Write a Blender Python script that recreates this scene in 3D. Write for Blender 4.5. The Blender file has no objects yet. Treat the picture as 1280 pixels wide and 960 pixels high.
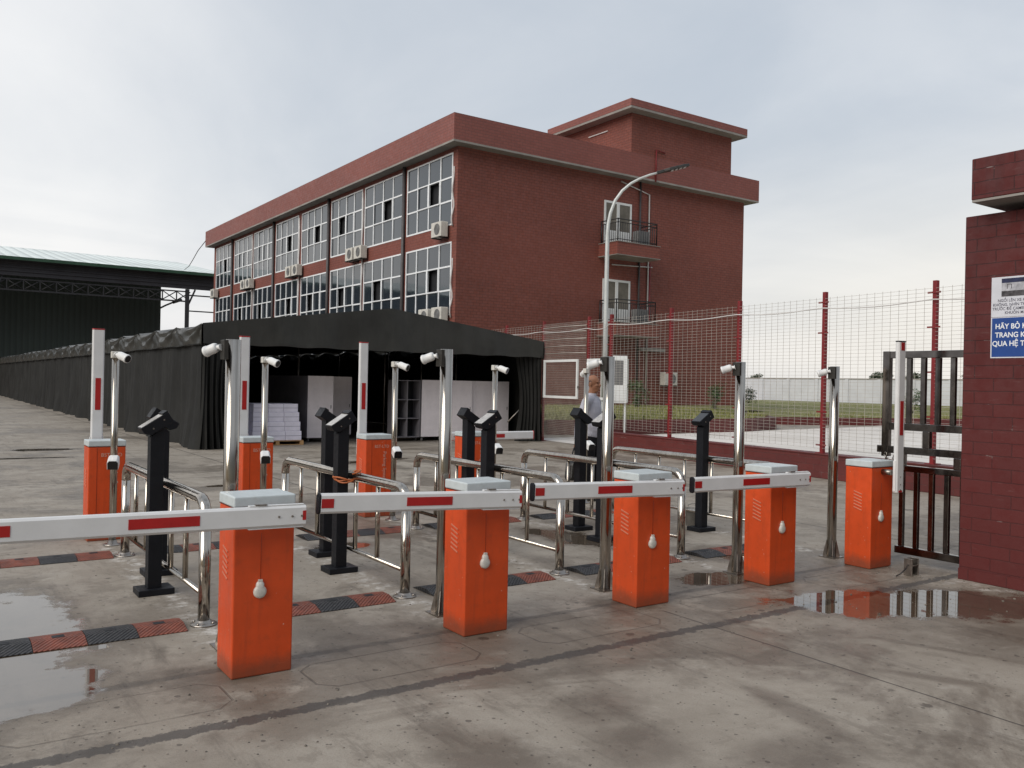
import bpy, bmesh, math, random
from mathutils import Vector, Matrix
random.seed(7)
PI = math.pi
R = math.radians
scene = bpy.context.scene
C = scene.collection

# ------------------------------------------------------------------ node helpers
class NT:
    def __init__(s, tree):
        s.t = tree; s.n = tree.nodes; s.l = tree.links
    def add(s, typ, **kw):
        nd = s.n.new(typ)
        for k, v in kw.items(): setattr(nd, k, v)
        return nd
    def put(s, sock, v):
        if hasattr(v, 'is_output') or isinstance(v, bpy.types.NodeSocket): s.l.new(v, sock)
        elif v is not None: sock.default_value = v
    def math(s, op, a, b=None, c=None, clamp=False):
        nd = s.add('ShaderNodeMath', operation=op, use_clamp=clamp)
        s.put(nd.inputs[0], a)
        if b is not None: s.put(nd.inputs[1], b)
        if c is not None: s.put(nd.inputs[2], c)
        return nd.outputs[0]
    def vmath(s, op, a, b=None):
        nd = s.add('ShaderNodeVectorMath', operation=op)
        s.put(nd.inputs[0], a)
        if b is not None: s.put(nd.inputs[1], b)
        return nd.outputs['Value'] if op in ('LENGTH', 'DOT_PRODUCT', 'DISTANCE') else nd.outputs[0]
    def sstep(s, v, a, b, lo=0.0, hi=1.0):
        nd = s.add('ShaderNodeMapRange', interpolation_type='SMOOTHSTEP')
        s.put(nd.inputs[0], v)
        nd.inputs[1].default_value = a; nd.inputs[2].default_value = b
        nd.inputs[3].default_value = lo; nd.inputs[4].default_value = hi
        return nd.outputs[0]
    def noise(s, vec, scale, detail=4, rough=.55, dist=0.0):
        nd = s.add('ShaderNodeTexNoise')
        if vec is not None: s.put(nd.inputs['Vector'], vec)
        nd.inputs['Scale'].default_value = scale; nd.inputs['Detail'].default_value = detail
        nd.inputs['Roughness'].default_value = rough; nd.inputs['Distortion'].default_value = dist
        return nd.outputs['Fac']
    def mix(s, f, a, b, blend='MIX'):
        nd = s.add('ShaderNodeMix', data_type='RGBA', blend_type=blend)
        s.put(nd.inputs[0], f)
        for i, v in ((6, a), (7, b)):
            if isinstance(v, (tuple, list)): v = (v[0], v[1], v[2], 1)
            s.put(nd.inputs[i], v)
        return nd.outputs[2]
    def mapping(s, vec, loc=(0, 0, 0), rot=(0, 0, 0), scale=(1, 1, 1), typ='POINT'):
        nd = s.add('ShaderNodeMapping', vector_type=typ)
        s.put(nd.inputs[0], vec)
        nd.inputs[1].default_value = loc; nd.inputs[2].default_value = rot; nd.inputs[3].default_value = scale
        return nd.outputs[0]
    def sep(s, v):
        nd = s.add('ShaderNodeSeparateXYZ'); s.put(nd.inputs[0], v); return nd.outputs
    def comb(s, x, y, z):
        nd = s.add('ShaderNodeCombineXYZ'); s.put(nd.inputs[0], x); s.put(nd.inputs[1], y); s.put(nd.inputs[2], z)
        return nd.outputs[0]
    def bump(s, h, strength=.3, dist=.01, normal=None):
        nd = s.add('ShaderNodeBump'); s.put(nd.inputs['Height'], h)
        s.put(nd.inputs['Strength'], strength); nd.inputs['Distance'].default_value = dist
        if normal is not None: s.put(nd.inputs['Normal'], normal)
        return nd.outputs[0]

def newmat(name):
    m = bpy.data.materials.new(name); m.use_nodes = True
    nt = NT(m.node_tree); p = nt.n['Principled BSDF']
    return m, nt, p

def rgba(c): return (c[0], c[1], c[2], 1)

def paint(name, col, rough=.5, metal=0.0, vary=.12, scale=6.0, dirt=0.0, dirtcol=(.12, .10, .08), bump=0.0, bscale=60.0, spec=.5, fine=True, stretch=None):
    """a surface with uneven colour and gloss, and dirt in patches"""
    m, nt, p = newmat(name)
    tc = nt.add('ShaderNodeTexCoord').outputs['Object']
    if stretch: tc = nt.mapping(tc, scale=stretch)
    n1 = nt.noise(tc, scale, 5, .6)
    f = nt.sstep(n1, .3, .7)
    lo = tuple(c*(1-vary) for c in col); hi = tuple(min(1, c*(1+vary)) for c in col)
    c = nt.mix(f, lo, hi)
    if dirt:
        n2 = nt.noise(tc, scale*2.7, 6, .65, .3)
        c = nt.mix(nt.math('MULTIPLY', nt.sstep(n2, .5, .75), dirt), c, dirtcol)
    nt.put(p.inputs['Base Color'], c)
    n3 = nt.noise(tc, scale*4, 4, .6)
    nt.put(p.inputs['Roughness'], nt.sstep(n3, .25, .75, max(.02, rough*.8), min(1, rough*1.2)))
    p.inputs['Metallic'].default_value = metal
    p.inputs['Specular IOR Level'].default_value = spec
    if bump: nt.put(p.inputs['Normal'], nt.bump(nt.noise(tc, bscale, 4, .6), bump, .004))
    return m

# ------------------------------------------------------------------ mesh helpers
class MB:
    def __init__(s): s.v = []; s.f = []; s.smooth = []
    def _add(s, vs, fs, smooth=False):
        o = len(s.v); s.v += [tuple(v) for v in vs]
        for f in fs: s.f.append([i+o for i in f]); s.smooth.append(smooth)
        return s
    def box(s, x0, x1, y0, y1, z0, z1):
        vs = [(x0,y0,z0),(x1,y0,z0),(x1,y1,z0),(x0,y1,z0),(x0,y0,z1),(x1,y0,z1),(x1,y1,z1),(x0,y1,z1)]
        return s._add(vs, [(0,3,2,1),(4,5,6,7),(0,1,5,4),(1,2,6,5),(2,3,7,6),(3,0,4,7)])
    def obox(s, M, x0, x1, y0, y1, z0, z1):
        o = len(s.v); s.box(x0,x1,y0,y1,z0,z1)
        for i in range(o, len(s.v)): s.v[i] = tuple(M @ Vector(s.v[i]))
        return s
    def prism(s, poly, axis, a, b):
        """poly in the two remaining axes (order x,y,z), extruded along axis from a to b"""
        def P(p, t):
            return {'x': (t, p[0], p[1]), 'y': (p[0], t, p[1]), 'z': (p[0], p[1], t)}[axis]
        n = len(poly)
        vs = [P(p, a) for p in poly] + [P(p, b) for p in poly]
        fs = [tuple(range(n)), tuple(range(2*n-1, n-1, -1))] + [(i, i+n, (i+1) % n + n, (i+1) % n) for i in range(n)]
        return s._add(vs, fs)
    def tube(s, pts, r, n=12, caps=True, smooth=True):
        pts = [Vector(p) for p in pts]; rs = r if isinstance(r, (list, tuple)) else [r]*len(pts)
        rings = []; up = None
        for i, p in enumerate(pts):
            d = (pts[min(i+1, len(pts)-1)] - pts[max(i-1, 0)]).normalized()
            if up is None:
                up = Vector((0,0,1)) if abs(d.z) < .9 else Vector((1,0,0))
            a = (up - d*up.dot(d)).normalized(); b = d.cross(a); up = a
            rings.append([p + a*(rs[i]*math.cos(2*PI*k/n)) + b*(rs[i]*math.sin(2*PI*k/n)) for k in range(n)])
        vs = [q for ring in rings for q in ring]; fs = []
        for i in range(len(pts)-1):
            for k in range(n): fs.append((i*n+k, i*n+(k+1) % n, (i+1)*n+(k+1) % n, (i+1)*n+k))
        o = len(s.v)
        s._add(vs, fs, smooth)
        if caps:
            L = len(pts)-1
            s.f.append([o+k for k in range(n-1, -1, -1)]); s.smooth.append(False)
            s.f.append([o+L*n+k for k in range(n)]); s.smooth.append(False)
        return s
    def lathe(s, prof, M=None, n=24):
        """prof: list of (r, z) from one end to the other"""
        M = M or Matrix.Identity(4); vs = []; fs = []
        for r, z in prof:
            for k in range(n):
                vs.append(M @ Vector((r*math.cos(2*PI*k/n), r*math.sin(2*PI*k/n), z)))
        for i in range(len(prof)-1):
            for k in range(n): fs.append((i*n+k, i*n+(k+1) % n, (i+1)*n+(k+1) % n, (i+1)*n+k))
        o = len(s.v); s._add(vs, fs, True)
        s.f.append([o+k for k in range(n-1, -1, -1)]); s.smooth.append(False)
        s.f.append([o+(len(prof)-1)*n+k for k in range(n)]); s.smooth.append(False)
        return s
    def grid(s, fn, nu, nv, smooth=True):
        vs = [fn(i/nu, j/nv) for j in range(nv+1) for i in range(nu+1)]
        fs = [(j*(nu+1)+i, j*(nu+1)+i+1, (j+1)*(nu+1)+i+1, (j+1)*(nu+1)+i) for j in range(nv) for i in range(nu)]
        return s._add(vs, fs, smooth)
    def ball(s, c, r, nu=16, nv=10):
        r = r if isinstance(r, (tuple, list)) else (r, r, r)
        vs = [(c[0], c[1], c[2]-r[2])]
        for j in range(1, nv):
            t = -PI/2 + PI*j/nv
            for i in range(nu):
                a = 2*PI*i/nu
                vs.append((c[0]+r[0]*math.cos(t)*math.cos(a), c[1]+r[1]*math.cos(t)*math.sin(a), c[2]+r[2]*math.sin(t)))
        vs.append((c[0], c[1], c[2]+r[2])); fs = []
        for i in range(nu):
            fs.append((0, 1+(i+1) % nu, 1+i))
            fs.append((len(vs)-1, 1+(nv-2)*nu+i, 1+(nv-2)*nu+(i+1) % nu))
            for j in range(nv-2): fs.append((1+j*nu+i, 1+j*nu+(i+1) % nu, 1+(j+1)*nu+(i+1) % nu, 1+(j+1)*nu+i))
        return s._add(vs, fs, True)
    def mesh(s, name):
        me = bpy.data.meshes.new(name); me.from_pydata(s.v, [], s.f)
        me.polygons.foreach_set('use_smooth', s.smooth); me.update()
        return me
    def build(s, name, mat, parent=None, bevel=0, seg=2, fix=False):
        me = s.mesh(name)
        if fix:
            b = bmesh.new(); b.from_mesh(me); bmesh.ops.recalc_face_normals(b, faces=b.faces); b.to_mesh(me); b.free()
        o = bpy.data.objects.new(name, me); C.objects.link(o)
        if mat: me.materials.append(mat)
        if parent is not None: o.parent = parent
        if bevel:
            md = o.modifiers.new('bevel', 'BEVEL'); md.width = bevel; md.segments = seg
            md.limit_method = 'ANGLE'; md.angle_limit = R(40)
        return o

def thing(name, label, cat, loc=(0,0,0), rz=0, group=None):
    o = bpy.data.objects.new(name, None); C.objects.link(o); o.empty_display_size = .1
    o.location = loc; o.rotation_euler = (0,0,rz); o['label'] = label; o['category'] = cat
    if group: o['group'] = group
    return o
def tag(o, label, cat, group=None):
    o['label'] = label; o['category'] = cat
    if group: o['group'] = group
    return o
def struct(o): o['kind'] = 'structure'; return o
def kids(o): return [c for c in bpy.data.objects if c.parent == o]
def dup(root, loc=None, rz=None, label=None, parent=None):
    r = root.copy(); C.objects.link(r)
    if parent is not None: r.parent = parent
    if loc is not None: r.location = loc
    if rz is not None: r.rotation_euler = (0,0,rz)
    if label: r['label'] = label
    for ch in kids(root): dup(ch, parent=r)
    return r
def text_mesh(name, txt, size, mat, M, parent=None, align='LEFT', extrude=.0006, weight=0.0, xs=1.0):
    cu = bpy.data.curves.new(name, 'FONT'); cu.body = txt; cu.size = size; cu.align_x = align
    cu.extrude = extrude; cu.offset = weight
    t = bpy.data.objects.new(name+'_tmp', cu); C.objects.link(t)
    bpy.context.view_layer.update()
    me = bpy.data.meshes.new_from_object(t.evaluated_get(bpy.context.evaluated_depsgraph_get()))
    bpy.data.objects.remove(t); bpy.data.curves.remove(cu)
    me.transform(M @ Matrix.Diagonal((xs, 1, 1, 1)))
    me.materials.clear(); me.materials.append(mat); me.name = name
    o = bpy.data.objects.new(name, me); C.objects.link(o)
    if parent is not None: o.parent = parent
    return o
def frame_mat(o, x, y):
    """matrix whose local x,y axes are the given directions at origin o"""
    x = Vector(x).normalized(); y = Vector(y).normalized(); z = x.cross(y)
    return Matrix(((x.x,y.x,z.x,o[0]),(x.y,y.y,z.y,o[1]),(x.z,y.z,z.z,o[2]),(0,0,0,1)))
def along(o, d, up=(0,0,1)):
    """matrix whose local z axis is d"""
    d = Vector(d).normalized(); u = Vector(up)
    x = u.cross(d)
    if x.length < 1e-4: x = Vector((1,0,0))
    x.normalize(); y = d.cross(x)
    return Matrix(((x.x,y.x,d.x,o[0]),(x.y,y.y,d.y,o[1]),(x.z,y.z,d.z,o[2]),(0,0,0,1)))

# ------------------------------------------------------------------ camera
cd = bpy.data.cameras.new('camera'); cam = bpy.data.objects.new('camera', cd); C.objects.link(cam)
cd.sensor_fit = 'HORIZONTAL'; cd.sensor_width = 36; cd.lens = 36*1083.0/1280; cd.clip_end = 3000; cd.clip_start = .05
yaw = math.atan((640+106.0)/1083.0); roll = .0203
fw = Vector((math.sin(yaw), math.cos(yaw), 0)); r0 = Vector((math.cos(yaw), -math.sin(yaw), 0)); u0 = Vector((0,0,1))
rr = r0*math.cos(roll) + u0*math.sin(roll); uu = u0*math.cos(roll) - r0*math.sin(roll)
cam.matrix_world = Matrix(((rr.x,uu.x,-fw.x,0),(rr.y,uu.y,-fw.y,0),(rr.z,uu.z,-fw.z,1.66),(0,0,0,1)))
scene.camera = cam

# ------------------------------------------------------------------ sky and light
SUN_DIR = Vector((-.80, -.20, .57)).normalized()
world = bpy.data.worlds.new('World'); scene.world = world; world.use_nodes = True
w = NT(world.node_tree); bg = w.n['Background']
sky = w.add('ShaderNodeTexSky', sky_type='NISHITA'); sky.sun_disc = False
sky.sun_elevation = math.asin(SUN_DIR.z); sky.sun_rotation = math.atan2(SUN_DIR.x, SUN_DIR.y)
sky.air_density = 1.5; sky.dust_density = 4
d = w.add('ShaderNodeTexCoord').outputs['Generated']
dz = w.sep(d)[2]
# stretched cloud layers: project the direction on a flat cloud deck
sx = w.sep(d)
den = w.math('ADD', w.math('MAXIMUM', dz, 0.0), .16)
deck = w.comb(w.math('DIVIDE', sx[0], den), w.math('DIVIDE', sx[1], den), 0.0)
c1 = w.noise(deck, .75, 6, .55, .8)
c2 = w.noise(w.mapping(deck, loc=(3.1, 1.7, 0), rot=(0,0,.6), scale=(1, .45, 1)), 1.3, 6, .55, .3)
cl = w.math('ADD', w.math('MULTIPLY', w.sstep(c1, .35, .65), .6), w.math('MULTIPLY', w.sstep(c2, .35, .7), .4))
glow = w.math('POWER', w.math('MAXIMUM', w.vmath('DOT_PRODUCT', d, Vector((-.16, .975, .17)).normalized()), 0.0), 7.0)
glow2 = w.math('POWER', w.math('MAXIMUM', w.vmath('DOT_PRODUCT', d, Vector((.93, .36, .10)).normalized()), 0.0), 9.0)
hor = w.sstep(dz, 0.0, .26, 1.0, 0.0)
f = w.math('ADD', w.math('MULTIPLY', glow, .72), w.math('MULTIPLY', cl, .30))
f = w.math('ADD', f, w.math('MULTIPLY', hor, .27))
f = w.math('ADD', f, .02)
f = w.math('ADD', f, w.math('MULTIPLY', glow2, .30), clamp=True)
cloud = w.mix(f, (.425, .49, .58), (1.0, .99, .98))
warm = w.math('MULTIPLY', w.math('MULTIPLY', glow2, w.sstep(dz, .02, .32, 1.0, 0.0)), .8, clamp=True)
cloud = w.mix(w.math('MULTIPLY', warm, .75), cloud, (1.0, .92, .80))
warm2 = w.math('MULTIPLY', w.math('MULTIPLY', glow, w.sstep(dz, .0, .20, 1.0, 0.0)), .35, clamp=True)
cloud = w.mix(warm2, cloud, (.95, .90, .88))
back = w.sstep(w.vmath('DOT_PRODUCT', d, Vector((-.45, -.89, 0))), -.05, .45)
back = w.math('MULTIPLY', back, w.sstep(w.math('ADD', dz, w.math('MULTIPLY', w.math('SUBTRACT', c1, .5), .25)), .22, .55, .90, 0.0))
backr = w.math('MULTIPLY', w.sstep(w.vmath('DOT_PRODUCT', d, Vector((.75, -.66, 0))), .47, .68), w.sstep(w.math('ADD', dz, w.math('MULTIPLY', w.math('SUBTRACT', c1, .5), .25)), .12, .35, .85, 0.0))
back = w.math('MAXIMUM', back, backr)
cloud = w.mix(back, cloud, (.085, .082, .075))  # low sky out of view darkened to give the steel dark reflections
nish = w.mix(1.0, sky.outputs[0], (.10, .10, .10), 'MULTIPLY')
col = w.mix(.12, cloud, nish)
w.put(bg.inputs['Color'], col); bg.inputs['Strength'].default_value = 1.08
world.cycles.sampling_method = 'AUTOMATIC'
sl = bpy.data.lights.new('sun', 'SUN'); sl.energy = 2.3; sl.angle = R(48); sl.color = (1, .95, .88)
so = bpy.data.objects.new('sun', sl); C.objects.link(so)
so.rotation_euler = SUN_DIR.to_track_quat('Z', 'Y').to_euler(); so.location = (-20, 5, 30)
scene.view_settings.view_transform = 'Standard'; scene.view_settings.look = 'None'
scene.view_settings.exposure = 0; scene.view_settings.gamma = 1

# ------------------------------------------------------------------ materials
M = {}
M['orange'] = paint('orange_powder_coat', (.62, .070, .0105), .42, vary=.07, scale=5, dirt=.30, dirtcol=(.30, .055, .02), bump=.08, bscale=220)
M['cap'] = paint('pale_grey_cap', (.52, .57, .58), .4, vary=.05, scale=8, dirt=.25, dirtcol=(.36,.36,.33))
M['boom'] = paint('white_aluminium_arm', (.70, .70, .70), .35, vary=.04, scale=5, dirt=.15, dirtcol=(.5,.48,.44))
M['red'] = paint('red_reflective_tape', (.40, .012, .012), .4, vary=.08, scale=20)
M['steel'] = paint('stainless_steel', (.50, .455, .40), .10, metal=1.0, vary=.12, scale=4, dirt=.3, dirtcol=(.22,.18,.145), stretch=(1,1,.25))
M['steel_dull'] = paint('dull_steel', (.34, .31, .28), .38, metal=1.0, vary=.2, scale=8, dirt=.4, dirtcol=(.16,.13,.11))
M['gate_steel'] = paint('smeared_gate_steel', (.15, .135, .125), .14, metal=1.0, vary=.3, scale=7, dirt=.5, dirtcol=(.10,.08,.07))
M['black'] = paint('black_powder_coat', (.008, .009, .012), .5, vary=.15, scale=8, dirt=.12, dirtcol=(.03,.027,.024), spec=.25)
M['black_rubber'] = paint('black_rubber', (.022, .022, .024), .6, vary=.3, scale=14, dirt=.4, dirtcol=(.10,.09,.08), bump=.4, bscale=160)
M['brown_rubber'] = paint('faded_red_rubber', (.19, .050, .028), .6, vary=.3, scale=12, dirt=.45, dirtcol=(.15,.09,.065), bump=.4, bscale=160)
M['white_plastic'] = paint('white_plastic', (.74, .74, .73), .35, vary=.04, scale=15, dirt=.15, dirtcol=(.5,.47,.42))
M['bulb'] = paint('cream_plastic', (.60, .58, .53), .35, vary=.08, scale=30, dirt=.3, dirtcol=(.35,.31,.26))
M['lens'] = paint('dark_lens', (.008, .008, .010), .08, vary=.1)
M['screen'] = paint('reader_faceplate', (.40, .38, .36), .12, vary=.25, scale=20, dirt=.5, dirtcol=(.10,.10,.10), spec=.8)
M['screen_dark'] = paint('reader_faceplate_dark', (.03, .03, .032), .14, vary=.2, scale=20, spec=.7)
M['letter'] = paint('printed_letters', (.62, .36, .28), .5, vary=.1, scale=40)
M['orange_dark'] = paint('panel_gap', (.16, .018, .006), .5, vary=.1)
M['alu'] = paint('white_window_frame', (.80, .82, .84), .35, vary=.05, scale=4)
M['door_white'] = paint('white_door_paint', (.72, .73, .72), .4, vary=.04, scale=4)
M['iron'] = paint('black_iron', (.018, .017, .018), .5, vary=.2, scale=10)
M['concrete_soffit'] = paint('grey_soffit', (.27, .25, .23), .8, vary=.15, scale=1.2, dirt=.3, dirtcol=(.16,.15,.14))
M['ac'] = paint('aged_white_casing', (.58, .56, .51), .5, vary=.1, scale=6, dirt=.35, dirtcol=(.33,.29,.23))
M['grille'] = paint('grey_grille', (.16, .16, .16), .6, vary=.1)
M['pipe_dark'] = paint('dark_downpipe', (.055, .05, .052), .5, vary=.2, scale=3)
M['pipe_white'] = paint('white_conduit', (.55, .53, .52), .5, vary=.1, scale=3)
M['red_paint'] = paint('red_fence_paint', (.19, .013, .015), .5, vary=.15, scale=6, dirt=.3, dirtcol=(.12,.03,.025))
M['wire'] = paint('galvanised_wire', (.46, .425, .38), .5, metal=.3, vary=.15, scale=3)
M['cable'] = paint('white_cable', (.62, .60, .58), .5, vary=.08, scale=3)
M['carton'] = paint('pale_carton', (.80, .78, .90), .7, vary=.06, scale=4, dirt=.1, dirtcol=(.4,.38,.42))
M['seam'] = paint('carton_tape', (.30, .29, .38), .6, vary=.1)
M['pallet'] = paint('pallet_wood', (.40, .24, .11), .75, vary=.25, scale=5, stretch=(.2, 1, 1))
M['panel'] = paint('white_panel', (.86, .80, .82), .5, vary=.05, scale=3, dirt=.12, dirtcol=(.42,.38,.38))
M['panel_side'] = paint('grey_panel_side', (.20, .19, .21), .6, vary=.1, scale=3)
M['dark'] = paint('dark_void', (.012, .013, .016), .7, vary=.2)
M['skin'] = paint('skin', (.30, .135, .075), .5, vary=.10, scale=14, spec=.4)
M['shirt'] = paint('pale_lilac_shirt', (.42, .42, .48), .8, vary=.06, scale=7, bump=.5, bscale=14)
M['trousers'] = paint('black_trousers', (.009, .009, .011), .85, vary=.2, scale=8, bump=.3, bscale=20, spec=.2)
M['shoe'] = paint('black_leather', (.012, .011, .010), .35, vary=.2)
M['lamp_pole'] = paint('pale_lamp_pole', (.52, .54, .53), .45, metal=.2, vary=.08, scale=2)
M['lamp_head'] = paint('dark_lamp_head', (.03, .03, .03), .4, vary=.15)
M['led'] = paint('led_panel', (.55, .55, .55), .2, vary=.1)
M['shed_fascia'] = paint('dark_ribbed_fascia', (.035, .034, .040), .7, vary=.15, scale=.6)
M['shed_green'] = paint('dark_green_trim', (.03, .075, .045), .5, vary=.15, scale=.6)
M['shed_steel'] = paint('shaded_truss_steel', (.030, .030, .034), .6, vary=.15)
M['far_wall'] = paint('whitewashed_wall', (.56, .57, .595), .85, vary=.06, scale=.5, dirt=.25, dirtcol=(.42,.42,.42))
M['bucket'] = paint('grey_pail', (.30, .29, .27), .6, vary=.2, scale=12, dirt=.4)
M['cord'] = paint('orange_cord', (.40, .11, .03), .5, vary=.15, scale=20)
M['bark'] = paint('bark', (.10, .075, .055), .9, vary=.3, scale=8)

def mat_glass():
    m, nt, p = newmat('window_glass')
    tc = nt.add('ShaderNodeNewGeometry').outputs['Position']
    n = nt.noise(tc, .35, 3, .5)
    nt.put(p.inputs['Base Color'], nt.mix(n, (.014, .020, .028), (.034, .044, .055)))
    nt.put(p.inputs['Roughness'], nt.sstep(nt.noise(tc, 3, 3, .5), .3, .7, .02, .07))
    p.inputs['IOR'].default_value = 1.95; p.inputs['Specular IOR Level'].default_value = .5
    nt.put(p.inputs['Normal'], nt.bump(nt.noise(tc, .9, 2, .4), .10, .02))
    return m
M['glass'] = mat_glass()

def mat_brick(name, ca, cb, mortar, bw, bh, ms, rough=.7, stain=.3, effl=0.0, bstr=.5):
    m, nt, p = newmat(name)
    pos = nt.add('ShaderNodeNewGeometry').outputs['Position']
    x, y, z = nt.sep(pos)
    uv = nt.comb(nt.math('ADD', x, y), z, 0.0)
    wob = nt.noise(pos, 14, 2, .5)
    uv2 = nt.vmath('ADD', uv, nt.comb(nt.math('MULTIPLY', nt.math('SUBTRACT', wob, .5), bh*.12), nt.math('MULTIPLY', nt.math('SUBTRACT', wob, .5), bh*.10), 0.0))
    b = nt.add('ShaderNodeTexBrick'); nt.put(b.inputs['Vector'], uv2)
    b.inputs['Color1'].default_value = rgba(ca); b.inputs['Color2'].default_value = rgba(cb)
    b.inputs['Mortar'].default_value = rgba(mortar); b.inputs['Scale'].default_value = 1
    b.inputs['Mortar Size'].default_value = ms; b.inputs['Mortar Smooth'].default_value = .3
    b.inputs['Brick Width'].default_value = bw; b.inputs['Row Height'].default_value = bh
    c = b.outputs['Color']
    big = nt.noise(pos, .35, 5, .6, .4)
    c = nt.mix(nt.math('MULTIPLY', nt.sstep(big, .35, .7), stain), c, tuple(v*.45 for v in ca))
    strk = nt.noise(nt.mapping(uv, scale=(2.0, .18, 1)), 1.6, 5, .6)
    c = nt.mix(nt.math('MULTIPLY', nt.sstep(strk, .48, .75), stain*.8), c, tuple(min(1, v*1.35) for v in cb))
    drip = nt.noise(nt.mapping(uv, scale=(3.2, .07, 1)), 1.0, 8, .7)
    c = nt.mix(nt.math('MULTIPLY', nt.sstep(drip, .54, .70), stain*1.3), c, tuple(v*.55 for v in cb))
    patch = nt.noise(nt.mapping(uv, scale=(.12, .35, 1)), 1.0, 4, .5)
    c = nt.mix(nt.math('MULTIPLY', nt.sstep(patch, .45, .62), stain*.9), c, tuple(min(1, v*1.25) for v in ca))
    if effl:
        e = nt.noise(nt.mapping(pos, scale=(1,1,6)), 5, 5, .7)
        e = nt.math('MULTIPLY', nt.sstep(e, .60, .72), effl)
        e = nt.math('MULTIPLY', e, nt.sstep(b.outputs['Fac'], .1, .9, .12, 1.0))
        c = nt.mix(e, c, (.45, .40, .38))
    nt.put(p.inputs['Base Color'], c)
    nt.put(p.inputs['Roughness'], nt.sstep(nt.noise(pos, 7, 4, .6), .3, .7, rough*.75, min(1, rough*1.15)))
    h = nt.math('ADD', nt.math('MULTIPLY', b.outputs['Fac'], -1.0), nt.math('MULTIPLY', nt.noise(pos, 40, 3, .6), .35))
    nt.put(p.inputs['Normal'], nt.bump(h, bstr, .006))
    return m
M['brick'] = mat_brick('red_brick_facade', (.222, .068, .049), (.192, .058, .042), (.12, .042, .033), .30, .130, .015, .8, .22)
M['brick_pale'] = mat_brick('red_brick_parapet', (.25, .082, .065), (.22, .070, .056), (.16, .060, .050), .30, .130, .014, .65, .18)
M['pier'] = mat_brick('dark_red_block', (.092, .0115, .0105), (.076, .0095, .009), (.040, .008, .0075), .33, .112, .005, .75, .4, effl=.55, bstr=.6)
M['plinth'] = mat_brick('dark_red_plinth', (.13, .024, .021), (.10, .018, .017), (.08, .028, .025), .42, .125, .006, .6, .5, effl=.5, bstr=.6)

def mat_tarp(name, col, rough=.45, spec=.45):
    m, nt, p = newmat(name)
    tc = nt.add('ShaderNodeTexCoord').outputs['Object']
    n = nt.noise(tc, .9, 5, .6, .2)
    c = nt.mix(nt.sstep(n, .3, .7), tuple(v*.75 for v in col), tuple(v*1.3 for v in col))
    dust = nt.noise(nt.mapping(tc, scale=(1,1,.3)), 2.5, 5, .65)
    c = nt.mix(nt.math('MULTIPLY', nt.sstep(dust, .5, .8), .22), c, (.055, .053, .050))
    nt.put(p.inputs['Base Color'], c)
    nt.put(p.inputs['Roughness'], nt.sstep(dust, .3, .7, rough*.8, rough*1.3)); p.inputs['Specular IOR Level'].default_value = spec
    h = nt.math('ADD', nt.noise(nt.mapping(tc, scale=(1,1,.25)), 1.4, 3, .5, .6), nt.math('MULTIPLY', nt.noise(tc, 7, 3, .6), .10))
    nt.put(p.inputs['Normal'], nt.bump(h, .35, .10))
    return m
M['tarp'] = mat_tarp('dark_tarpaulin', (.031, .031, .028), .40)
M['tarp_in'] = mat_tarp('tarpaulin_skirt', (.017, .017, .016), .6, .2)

def mat_ribbed(name, col, axis, period, amp=.5, rough=.5, metal=0.0, vary=.15):
    m, nt, p = newmat(name)
    pos = nt.add('ShaderNodeNewGeometry').outputs['Position']
    v = nt.sep(pos)[axis]
    s = nt.math('SINE', nt.math('MULTIPLY', v, 2*PI/period))
    n = nt.noise(pos, .12, 5, .6)
    c = nt.mix(nt.sstep(n, .3, .7), tuple(x*(1-vary) for x in col), tuple(x*(1+vary) for x in col))
    c = nt.mix(nt.sstep(s, -.9, -.3, .45, 0.0), c, tuple(x*.45 for x in col))
    nt.put(p.inputs['Base Color'], c); p.inputs['Roughness'].default_value = rough; p.inputs['Metallic'].default_value = metal
    nt.put(p.inputs['Normal'], nt.bump(s, amp, .04))
    return m
M['shed_wall'] = mat_ribbed('green_corrugated_wall', (.036, .052, .047), 0, .5, amp=.3)
M['shed_roof'] = mat_ribbed('pale_green_corrugated_roof', (.76, .81, .78), 0, 1.1, rough=.6)

def mat_lawn(name):
    m, nt, p = newmat(name)
    pos = nt.add('ShaderNodeNewGeometry').outputs['Position']
    a = nt.noise(pos, .5, 5, .6); b = nt.noise(pos, 9, 4, .7)
    c = nt.mix(nt.sstep(a, .35, .65), (.15, .155, .045), (.23, .215, .085))
    c = nt.mix(nt.math('MULTIPLY', nt.sstep(b, .45, .7), .6), c, (.10, .11, .035))
    nt.put(p.inputs['Base Color'], c); p.inputs['Roughness'].default_value = .9
    nt.put(p.inputs['Normal'], nt.bump(b, .8, .05))
    return m
M['lawn'] = mat_lawn('lawn_grass')

def mat_leaf(name, ca, cb):
    m, nt, p = newmat(name)
    pos = nt.add('ShaderNodeNewGeometry').outputs['Position']
    n = nt.noise(pos, 3.5, 3, .6)
    nt.put(p.inputs['Base Color'], nt.mix(nt.sstep(n, .35, .65), ca, cb)); p.inputs['Roughness'].default_value = .6
    return m
M['leaf'] = mat_leaf('green_leaves', (.025, .055, .016), (.075, .125, .035))
M['leaf_far'] = mat_leaf('far_leaves', (.045, .065, .035), (.075, .095, .05))
M['grass_blade'] = mat_leaf('grass_blades', (.15, .165, .045), (.27, .26, .10))

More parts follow.
